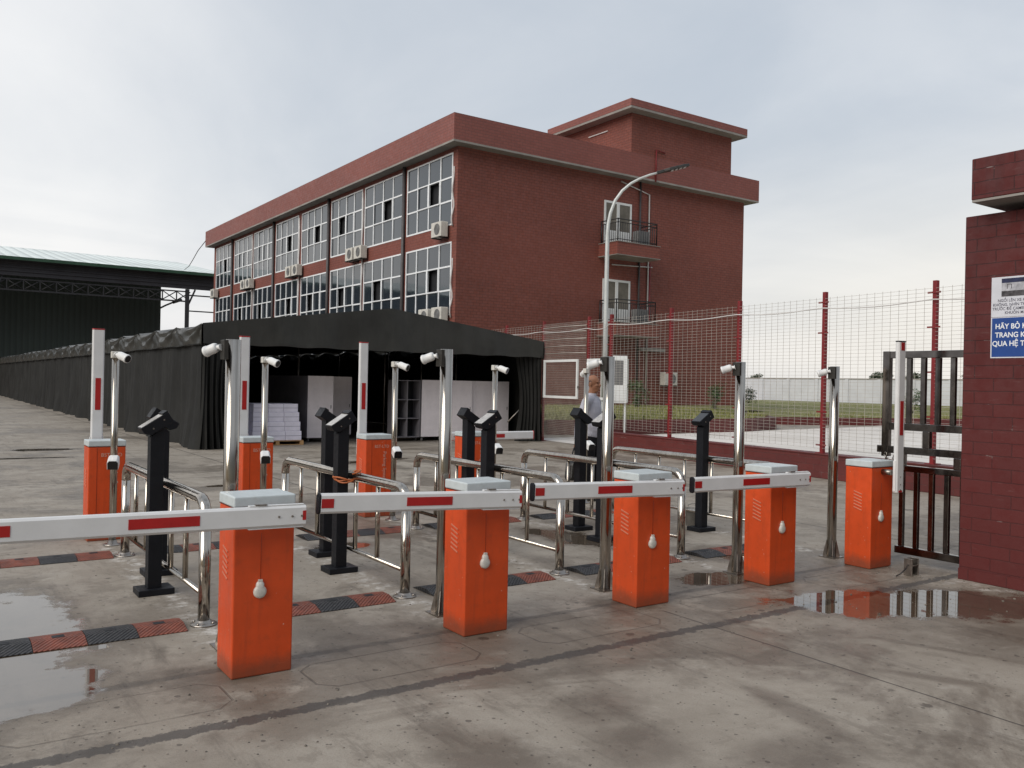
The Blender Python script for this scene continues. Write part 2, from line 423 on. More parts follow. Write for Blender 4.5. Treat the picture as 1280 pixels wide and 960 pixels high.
def add_reflection_bands(m, strength=.12):
    nt = NT(m.node_tree); p = nt.n['Principled BSDF']
    tc = nt.add('ShaderNodeTexCoord').outputs['Object']
    n = nt.noise(nt.mapping(tc, scale=(55, 55, .5)), 1.0, 4, .7)
    n2 = nt.noise(nt.mapping(tc, scale=(12, 12, .8)), 1.0, 3, .6)
    nt.put(p.inputs['Normal'], nt.bump(nt.math('ADD', n, n2), strength, .010))
    src = p.inputs['Base Color'].links[0].from_socket
    nt.put(p.inputs['Base Color'], nt.mix(nt.math('MULTIPLY', nt.sstep(n, .45, .65), .45), src, (.16, .135, .108)))  # dark bands painted into the steel colour to mimic reflections
add_reflection_bands(M['steel'])
def add_tread(m):
    nt = NT(m.node_tree); p = nt.n['Principled BSDF']
    x, y, z = nt.sep(nt.add('ShaderNodeTexCoord').outputs['Object'])
    sw = nt.math('SINE', nt.math('MULTIPLY', nt.math('ADD', x, nt.math('ABSOLUTE', y)), 2*PI/.030))
    nt.put(p.inputs['Normal'], nt.bump(sw, .55, .006))
add_tread(M['black_rubber']); add_tread(M['brown_rubber'])
def add_specks(m, col, dens=.86, scale=26, dirt=True):  # dirt: splash dirt and painted contact shade towards the foot
    nt = NT(m.node_tree); p = nt.n['Principled BSDF']
    src = p.inputs['Base Color'].links[0].from_socket
    tc = nt.add('ShaderNodeTexCoord').outputs['Object']
    vo = nt.add('ShaderNodeTexVoronoi'); nt.put(vo.inputs['Vector'], tc); vo.inputs['Scale'].default_value = scale
    k = nt.math('MULTIPLY', nt.sstep(vo.outputs['Distance'], .06, .11, 1.0, 0.0), nt.math('GREATER_THAN', nt.sep(vo.outputs['Color'])[0], dens))
    z = nt.sep(tc)[2]; n = nt.noise(tc, 9, 6, .65)
    c = nt.mix(nt.math('MULTIPLY', k, .8), src, col)
    if dirt:
        lo = nt.math('MULTIPLY', nt.sstep(nt.math('ADD', z, nt.math('MULTIPLY', n, -.16)), -.06, .07, 1.0, 0.0), .65)  # splash dirt towards the foot, with contact shade painted into it
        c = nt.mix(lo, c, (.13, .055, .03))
        st = nt.noise(nt.mapping(tc, scale=(14, 14, 1.0)), 1.5, 4, .6)
        c = nt.mix(nt.math('MULTIPLY', nt.sstep(st, .52, .75), .28), c, (.33, .050, .016))
        sc = nt.noise(nt.mapping(tc, rot=(.4, .3, .2), scale=(3, 3, 40)), 2.2, 3, .5)
        c = nt.mix(nt.math('MULTIPLY', nt.sstep(sc, .70, .74), .35), c, (.55, .16, .09))
    nt.put(p.inputs['Base Color'], c)
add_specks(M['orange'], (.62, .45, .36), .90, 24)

# ---- the wet concrete of the forecourt
def mat_ground():
    m, nt, p = newmat('wet_concrete')
    pos = nt.add('ShaderNodeNewGeometry').outputs['Position']
    x, y, z = nt.sep(pos)
    warp = nt.noise(pos, 2.2, 10, .66); warp2 = nt.noise(pos, 9, 9, .70)
    wv = nt.math('ADD', nt.math('MULTIPLY', nt.math('SUBTRACT', warp, .5), 1.7), nt.math('MULTIPLY', nt.math('SUBTRACT', warp2, .5), .55))
    def ell(cx, cy, rx, ry, rot=0):
        v = nt.mapping(pos, loc=(cx, cy, 0), rot=(0,0,R(rot)), scale=(rx, ry, 1000), typ='TEXTURE')
        return nt.vmath('LENGTH', v)
    def union(lst):
        o = lst[0]
        for q in lst[1:]: o = nt.math('MINIMUM', o, q)
        return nt.math('ADD', o, wv)
    # standing water and the damp around it
    water = union([ell(.10, 6.35, .95, 1.45), ell(.35, 5.15, .62, .42, 15), ell(6.55, 3.75, 1.15, .52, -32), ell(6.05, 4.22, .5, .24, -8),
                   ell(5.75, 5.20, .42, .26, -10), ell(5.95, 7.30, .30, .75, 8), ell(2.35, 21.6, .75, .35), ell(1.7, 19.5, 1.1, .14),
                   ell(7.9, 16.5, .9, .25, 20), ell(4.2, 13.6, .7, .14, 15), ell(6.72, 5.85, .28, .45, 0), ell(3.55, 8.1, .3, .2, 0)])
    damp = union([ell(4.36, 3.45, .42, .22, -15), ell(4.95, 4.30, .50, .13, 0), ell(3.28, 4.58, .18, .10), ell(1.75, 4.66, .42, .16), ell(2.95, 3.45, .35, .25, 30),
                  ell(2.15, 3.3, .25, .45, 10), ell(2.75, 2.95, .3, .3, 0), ell(5.45, 3.15, .06, .55, 22), ell(4.9, 2.75, .07, .4, 30), ell(3.75, 2.75, .10, .5, -12), ell(1.55, 4.05, .3, .3, 0),
                  ell(1.15, 6.2, .55, .6), ell(6.5, 3.2, 1.6, .8, -30), ell(3.35, 2.5, .4, .2, 0), ell(2.3, 6.0, .35, .4), ell(3.35, 6.2, .2, .9), ell(4.9, 6.0, .2, 1.0), ell(1.85, 6.9, .18, .9)])
    S = nt.math('MULTIPLY', nt.sstep(water, .80, 1.0, 1.0, 0.0), nt.sstep(nt.noise(pos, 3.3, 8, .66), .28, .44, .45, 1.0))
    Wh = nt.sstep(water, .80, 1.55, 1.0, 0.0)
    Wd = nt.sstep(damp, .35, 1.30, .72, 0.0)
    broad = nt.sstep(nt.noise(nt.mapping(pos, loc=(4.2, 1.1, 0)), .42, 12, .68, .7), .49, .58)
    band = nt.math('MULTIPLY', nt.sstep(nt.math('ABSOLUTE', nt.math('SUBTRACT', y, 4.6)), .2, 1.0, 1.0, 0.0), nt.sstep(nt.noise(pos, 1.7, 10, .68), .44, .54))
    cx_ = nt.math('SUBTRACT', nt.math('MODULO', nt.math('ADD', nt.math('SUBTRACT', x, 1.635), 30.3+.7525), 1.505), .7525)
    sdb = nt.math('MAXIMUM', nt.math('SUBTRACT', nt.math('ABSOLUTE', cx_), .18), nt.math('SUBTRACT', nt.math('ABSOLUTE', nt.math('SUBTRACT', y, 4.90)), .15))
    base_damp_shade = nt.sstep(nt.math('ADD', sdb, nt.math('MULTIPLY', nt.math('SUBTRACT', warp, .5), .55)), -.02, .20, .95, 0.0)  # damp at the cabinet feet, plus their contact shadow painted in
    base_damp_shade = nt.math('MULTIPLY', base_damp_shade, nt.math('MULTIPLY', nt.sstep(x, .9, 1.2), nt.sstep(x, 8.0, 8.3, 1.0, 0.0)))
    Wd = nt.math('MAXIMUM', Wd, base_damp_shade)
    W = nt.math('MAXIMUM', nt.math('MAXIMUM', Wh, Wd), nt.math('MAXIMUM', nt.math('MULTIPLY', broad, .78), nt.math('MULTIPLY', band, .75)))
    # dry concrete
    n1 = nt.noise(pos, .8, 10, .66); n2 = nt.noise(pos, 5, 12, .74); n3 = nt.noise(pos, 95, 6, .78); n4 = nt.noise(nt.mapping(pos, rot=(0,0,.35), scale=(1, .3, 1)), 3.0, 5, .6)
    c = nt.mix(nt.sstep(n1, .3, .7), (.265, .228, .185), (.370, .328, .274))
    c = nt.mix(nt.math('MULTIPLY', nt.sstep(n2, .42, .7), .45), c, (.235, .20, .162))
    c = nt.mix(nt.math('MULTIPLY', nt.sstep(n4, .52, .75), .35), c, (.44, .40, .345))
    c = nt.mix(nt.math('MULTIPLY', nt.sstep(n3, .46, .66), .42), c, (.19, .163, .135))
    bl = nt.noise(nt.mapping(pos, loc=(7.3, 2.2, 0)), 1.25, 12, .74, .25)
    c = nt.mix(nt.math('MULTIPLY', nt.sstep(bl, .52, .58), .42), c, (.165, .138, .110))
    bl2 = nt.noise(nt.mapping(pos, loc=(1.3, 8.2, 0)), 3.4, 12, .72, .6)
    c = nt.mix(nt.math('MULTIPLY', nt.sstep(bl2, .55, .63), .38), c, (.19, .160, .128))
    c = nt.mix(nt.math('MULTIPLY', nt.sstep(bl2, .40, .33), .30), c, (.47, .43, .375))
    # oil drops, pits and grit of several sizes
    spot = None
    for sc_, rmax, dens, seed in ((.85, .10, .55, 0.0), (2.3, .085, .60, 3.7), (6.5, .11, .45, 9.1), (19.0, .15, .50, 5.3)):
        vo = nt.add('ShaderNodeTexVoronoi', voronoi_dimensions='2D')
        nt.put(vo.inputs['Vector'], nt.vmath('ADD', nt.mapping(pos, loc=(seed, seed*.7, 0)), nt.comb(nt.math('MULTIPLY', warp2, .10/sc_*2), nt.math('MULTIPLY', warp, .12/sc_*2), 0.0))); vo.inputs['Scale'].default_value = sc_
        q = nt.sep(vo.outputs['Color'])
        rad = nt.math('MULTIPLY', nt.math('MULTIPLY', nt.math('GREATER_THAN', q[0], dens), nt.math('MULTIPLY', q[1], q[1])), rmax)
        k = nt.sstep(nt.math('SUBTRACT', vo.outputs['Distance'], rad), -.02, .012, .8, 0.0)
        k = nt.math('MULTIPLY', k, nt.math('GREATER_THAN', rad, .004))
        spot = k if spot is None else nt.math('MAXIMUM', spot, k)
    c = nt.mix(nt.math('MULTIPLY', spot, .8), c, (.070, .058, .047))
    # tyre and dirt streaks along the lanes
    st = nt.noise(nt.mapping(pos, rot=(0,0,.12), scale=(2.6, .36, 1)), 1.6, 12, .74, .1)
    c = nt.mix(nt.math('MULTIPLY', nt.sstep(st, .54, .64), .42), c, (.13, .108, .086))
    # lime crust along the island lines and kerb of the pier
    xm = nt.math('SUBTRACT', nt.math('WRAP', nt.math('SUBTRACT', x, 1.60), 1.0, -.52), 0.0)
    t = nt.math('ABSOLUTE', nt.math('SUBTRACT', nt.math('MODULO', nt.math('ADD', nt.math('SUBTRACT', x, 1.60), .76), 1.515), .76))
    lim = nt.math('MULTIPLY', nt.sstep(t, .03, .20, 1.0, 0.0), nt.math('MULTIPLY', nt.sstep(y, 4.9, 5.3), nt.sstep(y, 9.0, 9.8, 1.0, 0.0)))
    lim = nt.math('MULTIPLY', lim, nt.math('MULTIPLY', nt.sstep(x, .8, 1.2), nt.sstep(x, 8.0, 8.4, 1.0, 0.0)))
    near = nt.math('MULTIPLY', nt.sstep(nt.math('ABSOLUTE', nt.math('SUBTRACT', x, 7.55)), .05, .25, 1.0, 0.0), nt.sstep(y, 3.9, 4.5, 1.0, 0.0))
    lim = nt.math('MAXIMUM', lim, near)
    lim = nt.math('MULTIPLY', lim, nt.sstep(nt.noise(pos, 7, 6, .7), .47, .66))
    c = nt.mix(nt.math('MULTIPLY', lim, .75), c, (.66, .63, .59))
    # joints
    def line(coord, at, half, soft=.006, wob=.02):
        dd = nt.math('ABSOLUTE', nt.math('SUBTRACT', nt.math('ADD', coord, nt.math('MULTIPLY', nt.math('SUBTRACT', warp2, .5), wob)), at))
        return nt.sstep(dd, half, half+soft, 1.0, 0.0)
    tar = line(y, 4.175, .043, .012, .19)
    tar = nt.math('MULTIPLY', tar, nt.sstep(nt.noise(pos, 4.1, 8, .7), .30, .42, .35, 1.0))
    c = nt.mix(nt.math('MULTIPLY', tar, .85), c, (.078, .070, .064))
    j = nt.math('MULTIPLY', line(x, 4.60, .005, .005, .01), nt.sstep(y, 4.6, 4.7, 1.0, 0.0))
    j = nt.math('MAXIMUM', j, line(y, 9.95, .008, .008, .03))
    j = nt.math('MAXIMUM', j, line(y, 14.8, .012, .01, .03))
    j = nt.math('MAXIMUM', j, line(y, 19.2, .015, .01, .03))
    j = nt.math('MAXIMUM', j, line(x, 9.1, .008, .008, .02))
    j = nt.math('MAXIMUM', j, nt.math('MULTIPLY', line(x, -.4, .010, .01, .03), nt.sstep(y, 9.8, 10.0)))
    j = nt.math('MAXIMUM', j, nt.math('MULTIPLY', line(x, 5.0, .010, .01, .03), nt.sstep(y, 9.8, 10.0)))
    j = nt.math('MAXIMUM', j, nt.math('MULTIPLY', line(y, 4.98, .020, .03, .10), .55))
    # saw-cut loops with cut corners in every lane
    lx = nt.math('SUBTRACT', nt.math('MODULO', nt.math('ADD', nt.math('SUBTRACT', x, 2.365), 30.3+.7575), 1.515), .7575)
    def loop(cy, a, b, ch):
        ax = nt.math('ABSOLUTE', lx); ay = nt.math('ABSOLUTE', nt.math('SUBTRACT', nt.math('ADD', y, nt.math('MULTIPLY', nt.math('SUBTRACT', warp2, .5), .02)), cy))
        sd = nt.math('MAXIMUM', nt.math('SUBTRACT', ax, a), nt.math('SUBTRACT', ay, b))
        sd = nt.math('MAXIMUM', sd, nt.math('MULTIPLY', nt.math('SUBTRACT', nt.math('ADD', ax, ay), a+b-ch), .7071))
        return nt.sstep(nt.math('ABSOLUTE', sd), .004, .010, 1.0, 0.0)
    lp = nt.math('MULTIPLY', loop(4.60, .53, .21, .09), nt.math('MULTIPLY', nt.sstep(x, 7.2, 7.3, 1.0, 0.0), nt.sstep(x, -.7, -.6)))
    c = nt.mix(nt.math('MULTIPLY', j, .80), c, (.055, .048, .042))
    c = nt.mix(nt.math('MULTIPLY', nt.math('MULTIPLY', lp, .62), nt.sstep(warp, .40, .56, .25, 1.0)), c, (.085, .068, .054))
    # hairline cracks
    vc = nt.add('ShaderNodeTexVoronoi', feature='DISTANCE_TO_EDGE', voronoi_dimensions='2D')
    nt.put(vc.inputs['Vector'], nt.vmath('ADD', pos, nt.comb(nt.math('MULTIPLY', warp, .9), nt.math('MULTIPLY', warp2, .6), 0.0))); vc.inputs['Scale'].default_value = .33
    cr = nt.math('MULTIPLY', nt.sstep(vc.outputs['Distance'], .0, .0035, 1.0, 0.0), nt.sstep(n1, .48, .60))
    c = nt.mix(nt.math('MULTIPLY', cr, .55), c, (.07, .06, .05))
    # wetting and the painted contact shade darken
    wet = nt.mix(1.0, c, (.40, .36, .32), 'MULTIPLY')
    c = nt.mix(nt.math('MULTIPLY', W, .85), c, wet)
    c = nt.mix(S, c, nt.mix(1.0, c, (.62, .58, .54), 'MULTIPLY'))
    nt.put(p.inputs['Base Color'], c)
    rg = nt.math('ADD', nt.sstep(n2, .3, .7, .62, .80), nt.math('MULTIPLY', W, -.30))
    rg = nt.math('ADD', nt.math('MULTIPLY', rg, nt.math('SUBTRACT', 1.0, S)), nt.math('MULTIPLY', S, .022))
    nt.put(p.inputs['Roughness'], rg)
    nt.put(p.inputs['IOR'], nt.math('ADD', 1.45, nt.math('MULTIPLY', S, .65)))
    h = nt.math('ADD', nt.math('MULTIPLY', n3, .5), nt.math('MULTIPLY', n2, .6))
    h = nt.math('SUBTRACT', h, nt.math('MULTIPLY', nt.math('MAXIMUM', j, nt.math('MAXIMUM', lp, spot)), .8))
    h = nt.math('MULTIPLY', h, nt.math('SUBTRACT', 1.0, S))
    nt.put(p.inputs['Normal'], nt.bump(h, nt.math('MULTIPLY', nt.math('SUBTRACT', 1.0, S), .55), .008))
    return m
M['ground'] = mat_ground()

def mat_yard():
    m, nt, p = newmat('pale_yard_concrete')
    pos = nt.add('ShaderNodeNewGeometry').outputs['Position']
    a = nt.noise(pos, .35, 5, .6); b = nt.noise(nt.mapping(pos, rot=(0,0,.5), scale=(1,.25,1)), .8, 6, .65, .4)
    c = nt.mix(nt.sstep(a, .3, .7), (.62, .58, .53), (.74, .70, .65))
    wet = nt.sstep(b, .57, .66)
    c = nt.mix(nt.math('MULTIPLY', wet, .75), c, (.16, .125, .105))
    nt.put(p.inputs['Base Color'], c); nt.put(p.inputs['Roughness'], nt.sstep(wet, 0, 1, .85, .2)); p.inputs['Specular IOR Level'].default_value = .3
    return m
M['yard'] = mat_yard()

# ------------------------------------------------------------------ ground
g = MB(); g._add([(-900,-900,0),(1100,-900,0),(1100,1100,0),(-900,1100,0)], [(0,1,2,3)])
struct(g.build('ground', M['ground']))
yd = MB(); yd._add([(12.3,-10,.004),(84,-10,.004),(84,60,.004),(38.2,60,.004),(38.2,24,.004),(18,21.6,.004),(15.6,21.6,.004)], [(0,1,2,3,4,5,6)])
struct(yd.build('yard_pavement', M['yard']))

# planted beds: brick kerb + lawn
def bed(outline, h0, slope_fn, nm_label, n_blades, thick=.22):
    t = thing('planter_bed', nm_label, 'planter', (0,0,0))
    k = MB()
    for (a, b) in zip(outline[:-1], outline[1:]):
        a = Vector((*a, 0)); b = Vector((*b, 0)); dv = (b-a); L = dv.length; dv.normalize(); nrm = Vector((-dv.y, dv.x, 0))
        Mx = Matrix(((dv.x,nrm.x,0,a.x),(dv.y,nrm.y,0,a.y),(0,0,1,0),(0,0,0,1)))
        k.obox(Mx, -.01, L+.01, 0, thick, 0, h0)
    k.build('brick_kerb', M['plinth'], t)
    return t
pl1 = [(17.25,22.9),(19.0,22.35),(26.4,22.4),(29.5,23.4),(31.4,25.4),(31.9,28.2)]
bed(pl1, .50, None, 'low brick planter along the foot of the brick building, curved at its right end', 0)
pl2 = [(33.4,26.5),(42.4,23.2),(62.0,15.5),(80.0,6.0)]
bed(pl2, .36, None, 'long low brick kerb in front of the far lawn and white wall', 0)
lw = MB()
lw._add([(17.3,23.0,.46),(19.05,22.5,.46),(26.4,22.55,.46),(29.4,23.55,.46),(31.2,25.5,.46),(31.75,28.2,.46),(38.2,31.0,.62),(38.2,33,.75),(17.3,33,.75)], [(0,1,2,3,4,5,6,7,8)])
lw._add([(33.4,26.65,.33),(42.4,23.35,.33),(62.0,15.65,.34),(80.0,6.2,.34),(85.8,3.0,.34),(85.8,70,.34),(38.0,60,.5),(36.5,33,.5)], [(0,1,2,3,4,5,6,7)])
struct(lw.build('lawn', M['lawn']))
gb = MB()
def blade(px, py, pz, h):
    a = random.uniform(0, PI); dx, dy = math.cos(a)*h*.16, math.sin(a)*h*.16; lx, ly = random.uniform(-.3,.3)*h, random.uniform(-.3,.3)*h
    gb._add([(px-dx,py-dy,pz),(px+dx,py+dy,pz),(px+lx,py+ly,pz+h)], [(0,1,2)])
for i in range(5500):
    px = random.uniform(17.6, 31.0); py = random.uniform(22.7 + max(0, (px-26.4)*.5), 31.8)
    blade(px, py, .46 + .29*max(0, (py-24)/9)*.6, random.uniform(.10, .24))
for i in range(6500):
    px = random.uniform(36, 84); fy = 23.3-(px-42.4)*.40 + .3
    py = fy + random.random()**2*34
    blade(px, py, .33, random.uniform(.10, .26))
o = gb.build('grass', M['grass_blade']); o['kind'] = 'stuff'; o['label'] = 'short green grass on the beds behind the mesh fence'; o['category'] = 'grass'

rs = random.Random(21); gv_ = MB()
def pebble(px, py, r_):
    n = rs.choice((5, 6, 7)); a0 = rs.uniform(0, 6.28); h_ = r_*rs.uniform(.4, .9)
    lo = [(px+r_*rs.uniform(.75,1.2)*math.cos(a0+2*PI*k/n), py+r_*rs.uniform(.75,1.2)*math.sin(a0+2*PI*k/n), .0005) for k in range(n)]
    hi = [(px+(q[0]-px)*.6+rs.uniform(-.1,.1)*r_, py+(q[1]-py)*.6+rs.uniform(-.1,.1)*r_, h_) for q in lo]
    gv_._add(lo+hi, [tuple(range(n, 2*n))]+[(k, (k+1) % n, n+(k+1) % n, n+k) for k in range(n)])
for k in range(5):
    for q in range(38): pebble(1.62+1.51*k+rs.gauss(0,.22), rs.uniform(4.5, 9.8), rs.uniform(.003, .009))
for q in range(170): pebble(rs.uniform(-.5, 8.0), rs.gauss(4.2, .35), rs.uniform(.003, .009))
for q in range(150): pebble(rs.uniform(.5, 7.5), rs.uniform(1.5, 4.6), rs.uniform(.0025, .007))
for q in range(60): pebble(rs.uniform(7.2, 7.7), rs.uniform(2.6, 4.7), rs.uniform(.004, .012))
o = gv_.build('gravel', paint('gravel_grit', (.15, .13, .108), .9, vary=.6, scale=3)); o['kind'] = 'stuff'; o['label'] = 'loose grit scattered on the wet concrete'; o['category'] = 'gravel'

# ------------------------------------------------------------------ barrier gates
BOOM_L = 1.405
def make_boom(parent, zpiv, rear=False):
    """arm as its own empty-free mesh: built along -X from the pivot at its own origin"""
    pr = [(-.022,-.045),(-.022,.045),(-.012,.058),(.012,.058),(.022,.045),(.022,-.045),(.012,-.058),(-.012,-.058)]
    b = MB(); b.prism(pr, 'x', .175, .175-BOOM_L)
    bo = b.build('boom', M['boom'], parent, bevel=.003, fix=True)
    tip = .175-BOOM_L
    for (a0, a1) in (((tip+.50, tip+.83),) if rear else ((tip+.004, tip+.078), (tip+.550, tip+.870), (.155, .173))):
        s_ = MB(); s_.box(a0, a1, -.0245, -.0222, -.024, .028); s_.build('red_stripe', M['red'], bo)
    e = MB(); e.prism([(p[0]*1.12, p[1]*1.06) for p in pr], 'x', tip-.012, tip-.0005); e.build('end_cap', M['red'] if rear else M['black'], bo, bevel=.004, fix=True)
    c = MB(); c.box(-.12, .165, -.012, .014, .0585, .0655); c.build('clamp', M['boom'], bo, bevel=.002)
    c = MB(); c.box(-.12, .165, -.012, .014, -.0655, -.0585); c.build('clamp', M['boom'], bo, bevel=.002)
    c = MB(); c.box(-.09, -.03, -.018, .006, .066, .073); c.build('latch', M['steel_dull'], bo, bevel=.002)
    bt = MB()
    for q in (.03, .10, .15): bt.tube([(q,-.0225,.0),(q,-.027,.0)], .006, 8)
    bt.build('bolt', M['steel_dull'], bo)
    return bo
def make_gate(rear=False):
    t = thing('barrier_gate', '', 'barrier gate', (0,0,0), 0, 'barrier gates')
    W_, D_ = .345, .275
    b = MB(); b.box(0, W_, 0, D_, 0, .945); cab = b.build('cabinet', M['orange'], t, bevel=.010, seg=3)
    v = MB()
    for k in range(6):
        z0 = .705 - k*.030
        v.prism([(.095,z0-.010),(.095,z0-.019),(.180,z0+.006),(.180,z0+.015)], 'x', -.0065, -.0012)
    v.build('vent', paint('vent_edge', (.62,.20,.12), .4), cab, fix=True)
    b = MB(); b.box(-.004, W_+.004, -.004, D_+.004, .9475, 1.008); b.build('cap', M['cap'], t, bevel=.009, seg=3)
    sg = MB(); sg.box(-.002, W_+.002, -.002, D_+.002, .9435, .9470); sg.build('cap_seam', M['orange_dark'], cab)
    if not rear:
        lk = MB()
        Mx = Matrix.Translation((.150, -.0015, .478)) @ Matrix.Rotation(R(90), 4, 'X')
        # pear-shaped cover, flattened
        n = 40; ring = []
        for k in range(n):
            a = 2*PI*k/n; dx_, dz_ = math.cos(a), math.sin(a); rad = 0
            for (cz, cr) in ((-.006, .037), (.033, .023)):
                bq = dz_*cz; dq = bq*bq - cz*cz + cr*cr
                if dq > 0: rad = max(rad, bq + math.sqrt(dq))
            ring.append((rad*dx_, rad*dz_))
        for (sc, dy) in ((1.0, 0), (.98, -.009), (.88, -.016), (.55, -.020)):
            lk._add([(.150+x_*sc, -.0015+dy, .478+z_*sc) for x_, z_ in ring], [])
        for L in range(3):
            for k in range(n): lk.f.append([L*n+k, L*n+(k+1) % n, (L+1)*n+(k+1) % n, (L+1)*n+k]); lk.smooth.append(True)
        lk.f.append([3*n+k for k in range(n)]); lk.smooth.append(True)
        lk.box(.139, .161, -.016, -.0015, .530, .541)
        lk.build('lock_cover', M['bulb'], cab, fix=True)
        cd_ = MB(); cd_.tube([(.152,-.004,.541),(.1535,-.004,.66),(.153,-.004,.80)], .0011, 6); cd_.build('cord', M['orange_dark'], cab)
        hb = MB(); hb.tube([(.170,-.095,.905),(.170,.0,.905)], .026, 16); hb.build('hub', M['steel_dull'], t)
        bo = make_boom(t, .905); bo.location = (.170, -.118, .905)
    else:
        g1 = MB(); g1.box(.078, .0805, -.0022, -.0008, .02, .935); g1.box(.265, .2675, -.0022, -.0008, .02, .935)
        g1.build('door_gap', M['orange_dark'], cab)
        text_mesh('lettering', 'BST-LTD', .052, M['letter'], frame_mat((.115,-.0012,.845),(1,0,0),(0,0,1)), cab, xs=1.0)
        text_mesh('lettering', 'Parking System', .062, M['letter'], frame_mat((.235,-.0012,.800),(0,0,-1),(1,0,0)), cab)
        lg = MB(); lg._add([(.205,-.0014,.905),(.222,-.0014,.910),(.245,-.0014,.930),(.224,-.0014,.915)], [(0,1,2,3)])
        lg.build('emblem', M['letter'], cab)
        hb = MB(); hb.tube([(.150,D_,.905),(.150,D_+.05,.905)], .030, 16); hb.build('hub', M['steel_dull'], t)
        bo = make_boom(t, .905, True); bo.location = (.150, D_+.074, .905)
    return t, bo
front_gate, fb = make_gate(False)
front = [((1.455,4.775), .016, 'orange barrier cabinet closest to the camera, its lowered arm running off the left edge'),
         ((2.975,4.815), .040, 'orange barrier cabinet with a lowered arm ending in front of the tied orange cord'),
         ((4.470,4.795), .030, 'orange barrier cabinet with its lowered arm crossing in front of the standing man'),
         ((5.945,4.760), .012, 'orange barrier cabinet with lowered arm, next but one to the right-hand brick pier'),
         ((7.350,4.735), None, 'orange barrier cabinet beside the steel gate with its arm standing straight up')]
def boom_of(t): return [c for c in kids(t) if c.name.startswith('boom')][0]
for i, ((x_, y_), tilt, lab) in enumerate(front):
    t = front_gate if i == 0 else dup(front_gate)
    t.location = (x_, y_, 0); t['label'] = lab
    b_ = boom_of(t)
    b_.scale = (1, 1, 1)
    if tilt is None:
        b_.rotation_euler = (0, R(90), 0); b_.location = (.238, -.118, .895); b_.scale = (.935, 1, 1)
    else: b_.rotation_euler = (0, tilt, 0)
    b_.scale = (1.085 if i == 0 else 1, 1, 1)
rear_gate, rb = make_gate(True)
rear = [((1.435,9.50), 'orange barrier cabinet at the far left, seen behind the first steel railing, arm upright'),
        ((3.00,9.58), 'orange barrier cabinet with upright arm in front of the stacked white cartons'),
        ((4.52,9.66), 'orange barrier cabinet with vertical white lettering and upright arm, in front of the dark shelter'),
        ((6.02,9.80), 'orange barrier cabinet half hidden by two black readers, its arm lowered to the right')]
for i, ((x_, y_), lab) in enumerate(rear):
    t = rear_gate if i == 0 else dup(rear_gate)
    t.location = (x_, y_, 0); t['label'] = lab
    b_ = boom_of(t)
    if i < 3:
        b_.rotation_euler = (0, R(90), 0); b_.location = (.105 if i else .125, .275+.074, .905)
    else: b_.rotation_euler = (0, R(180), 0); b_.location = (.12, .275+.074, .93)
    # stripes of the arm face the camera side as on the front row
# ------------------------------------------------------------------ steel railings
def make_rail():
    t = thing('steel_railing', '', 'railing', (0,0,0), 0, 'steel railings between the lanes')
    L = 2.66; zt = .835; r = .040
    # handrail with bent ends and its two posts
    pts = [(0,0,.70)]
    for k in range(0, 7): a = k*PI/12; pts.append((0, .12-.12*math.cos(a), zt-.12+.12*math.sin(a)))
    for k in range(6, -1, -1): a = k*PI/12; pts.append((0, L-.12+.12*math.cos(a), zt-.12+.12*math.sin(a)))
    pts.append((0,L,.70))
    MB().tube(pts, r, 16).build('handrail', M['steel'], t)
    for y_ in (0, L):
        p = MB().tube([(0,y_,.008),(0,y_,.70)], r*.985, 16).build('post', M['steel'], t)
        fl = MB(); fl.lathe([(.088,0.0),(.088,.008),(.060,.012),(.048,.03),(.043,.034)], Matrix.Translation((0,y_,0.001)), 20)
        for k in range(4):
            a = PI/4+k*PI/2; fl.tube([(.07*math.cos(a), y_+.07*math.sin(a), .006), (.07*math.cos(a), y_+.07*math.sin(a), .024)], .009, 6)
        fl.build('flange', M['steel_dull'], p)
    MB().tube([(0,.03,.20),(0,L-.03,.20)], .019, 12).build('bottom_rail', M['steel'], t)
    for k in range(5):
        y_ = .50 + k*.43
        MB().tube([(0,y_,.21),(0,y_,.81)], .020, 12).build('baluster', M['steel'], t)
    return t
rl = make_rail()
rails = [((1.625,5.96), 'steel railing in the left foreground, just left of the closest orange cabinet'),
         ((3.145,5.97), 'steel railing with the orange cord tied round its top tube'),
         ((4.70,6.03), 'steel railing in the middle of the lanes, third from the left'),
         ((6.17,6.00), 'steel railing passing behind the cabinet whose arm crosses the standing man'),
         ((7.62,6.02), 'steel railing furthest right, in front of the low brick plinth')]
for i, ((x_, y_), lab) in enumerate(rails):
    t = rl if i == 0 else dup(rl)
    t.location = (x_, y_, 0); t['label'] = lab

# ------------------------------------------------------------------ camera posts (thick) and slim posts
M['plate'] = paint('dark_bracket_steel', (.06, .056, .05), .45, metal=.6, vary=.2, scale=20)
def make_tall():
    t = thing('camera_post', '', 'post', (0,0,0), 0, 'thick steel camera posts')
    MB().tube([(0,0,.006),(0,0,1.90)], .046, 20).build('pole', M['steel'], t)
    f_ = MB(); f_.box(-.085,.085,-.085,.085,.001,.010)
    for k in range(4):
        a = k*PI/2+PI/4; c_, s_ = math.cos(a), math.sin(a)
        Mx = Matrix(((c_,-s_,0,0),(s_,c_,0,0),(0,0,1,0),(0,0,0,1)))
        o_ = len(f_.v); f_.prism([(.045,.01),(.080,.01),(.080,.025),(.047,.17),(.045,.17)], 'y', -.003, .003)
        for q in range(o_, len(f_.v)): f_.v[q] = tuple(Mx @ Vector(f_.v[q]))
    f_.build('base_flange', M['steel_dull'], t, fix=True)
    b_ = MB(); b_.box(-.072,-.044,-.05,.03,1.775,1.895); b_.build('mounting_plate', M['plate'], t, bevel=.003)
    return t
tp = make_tall()
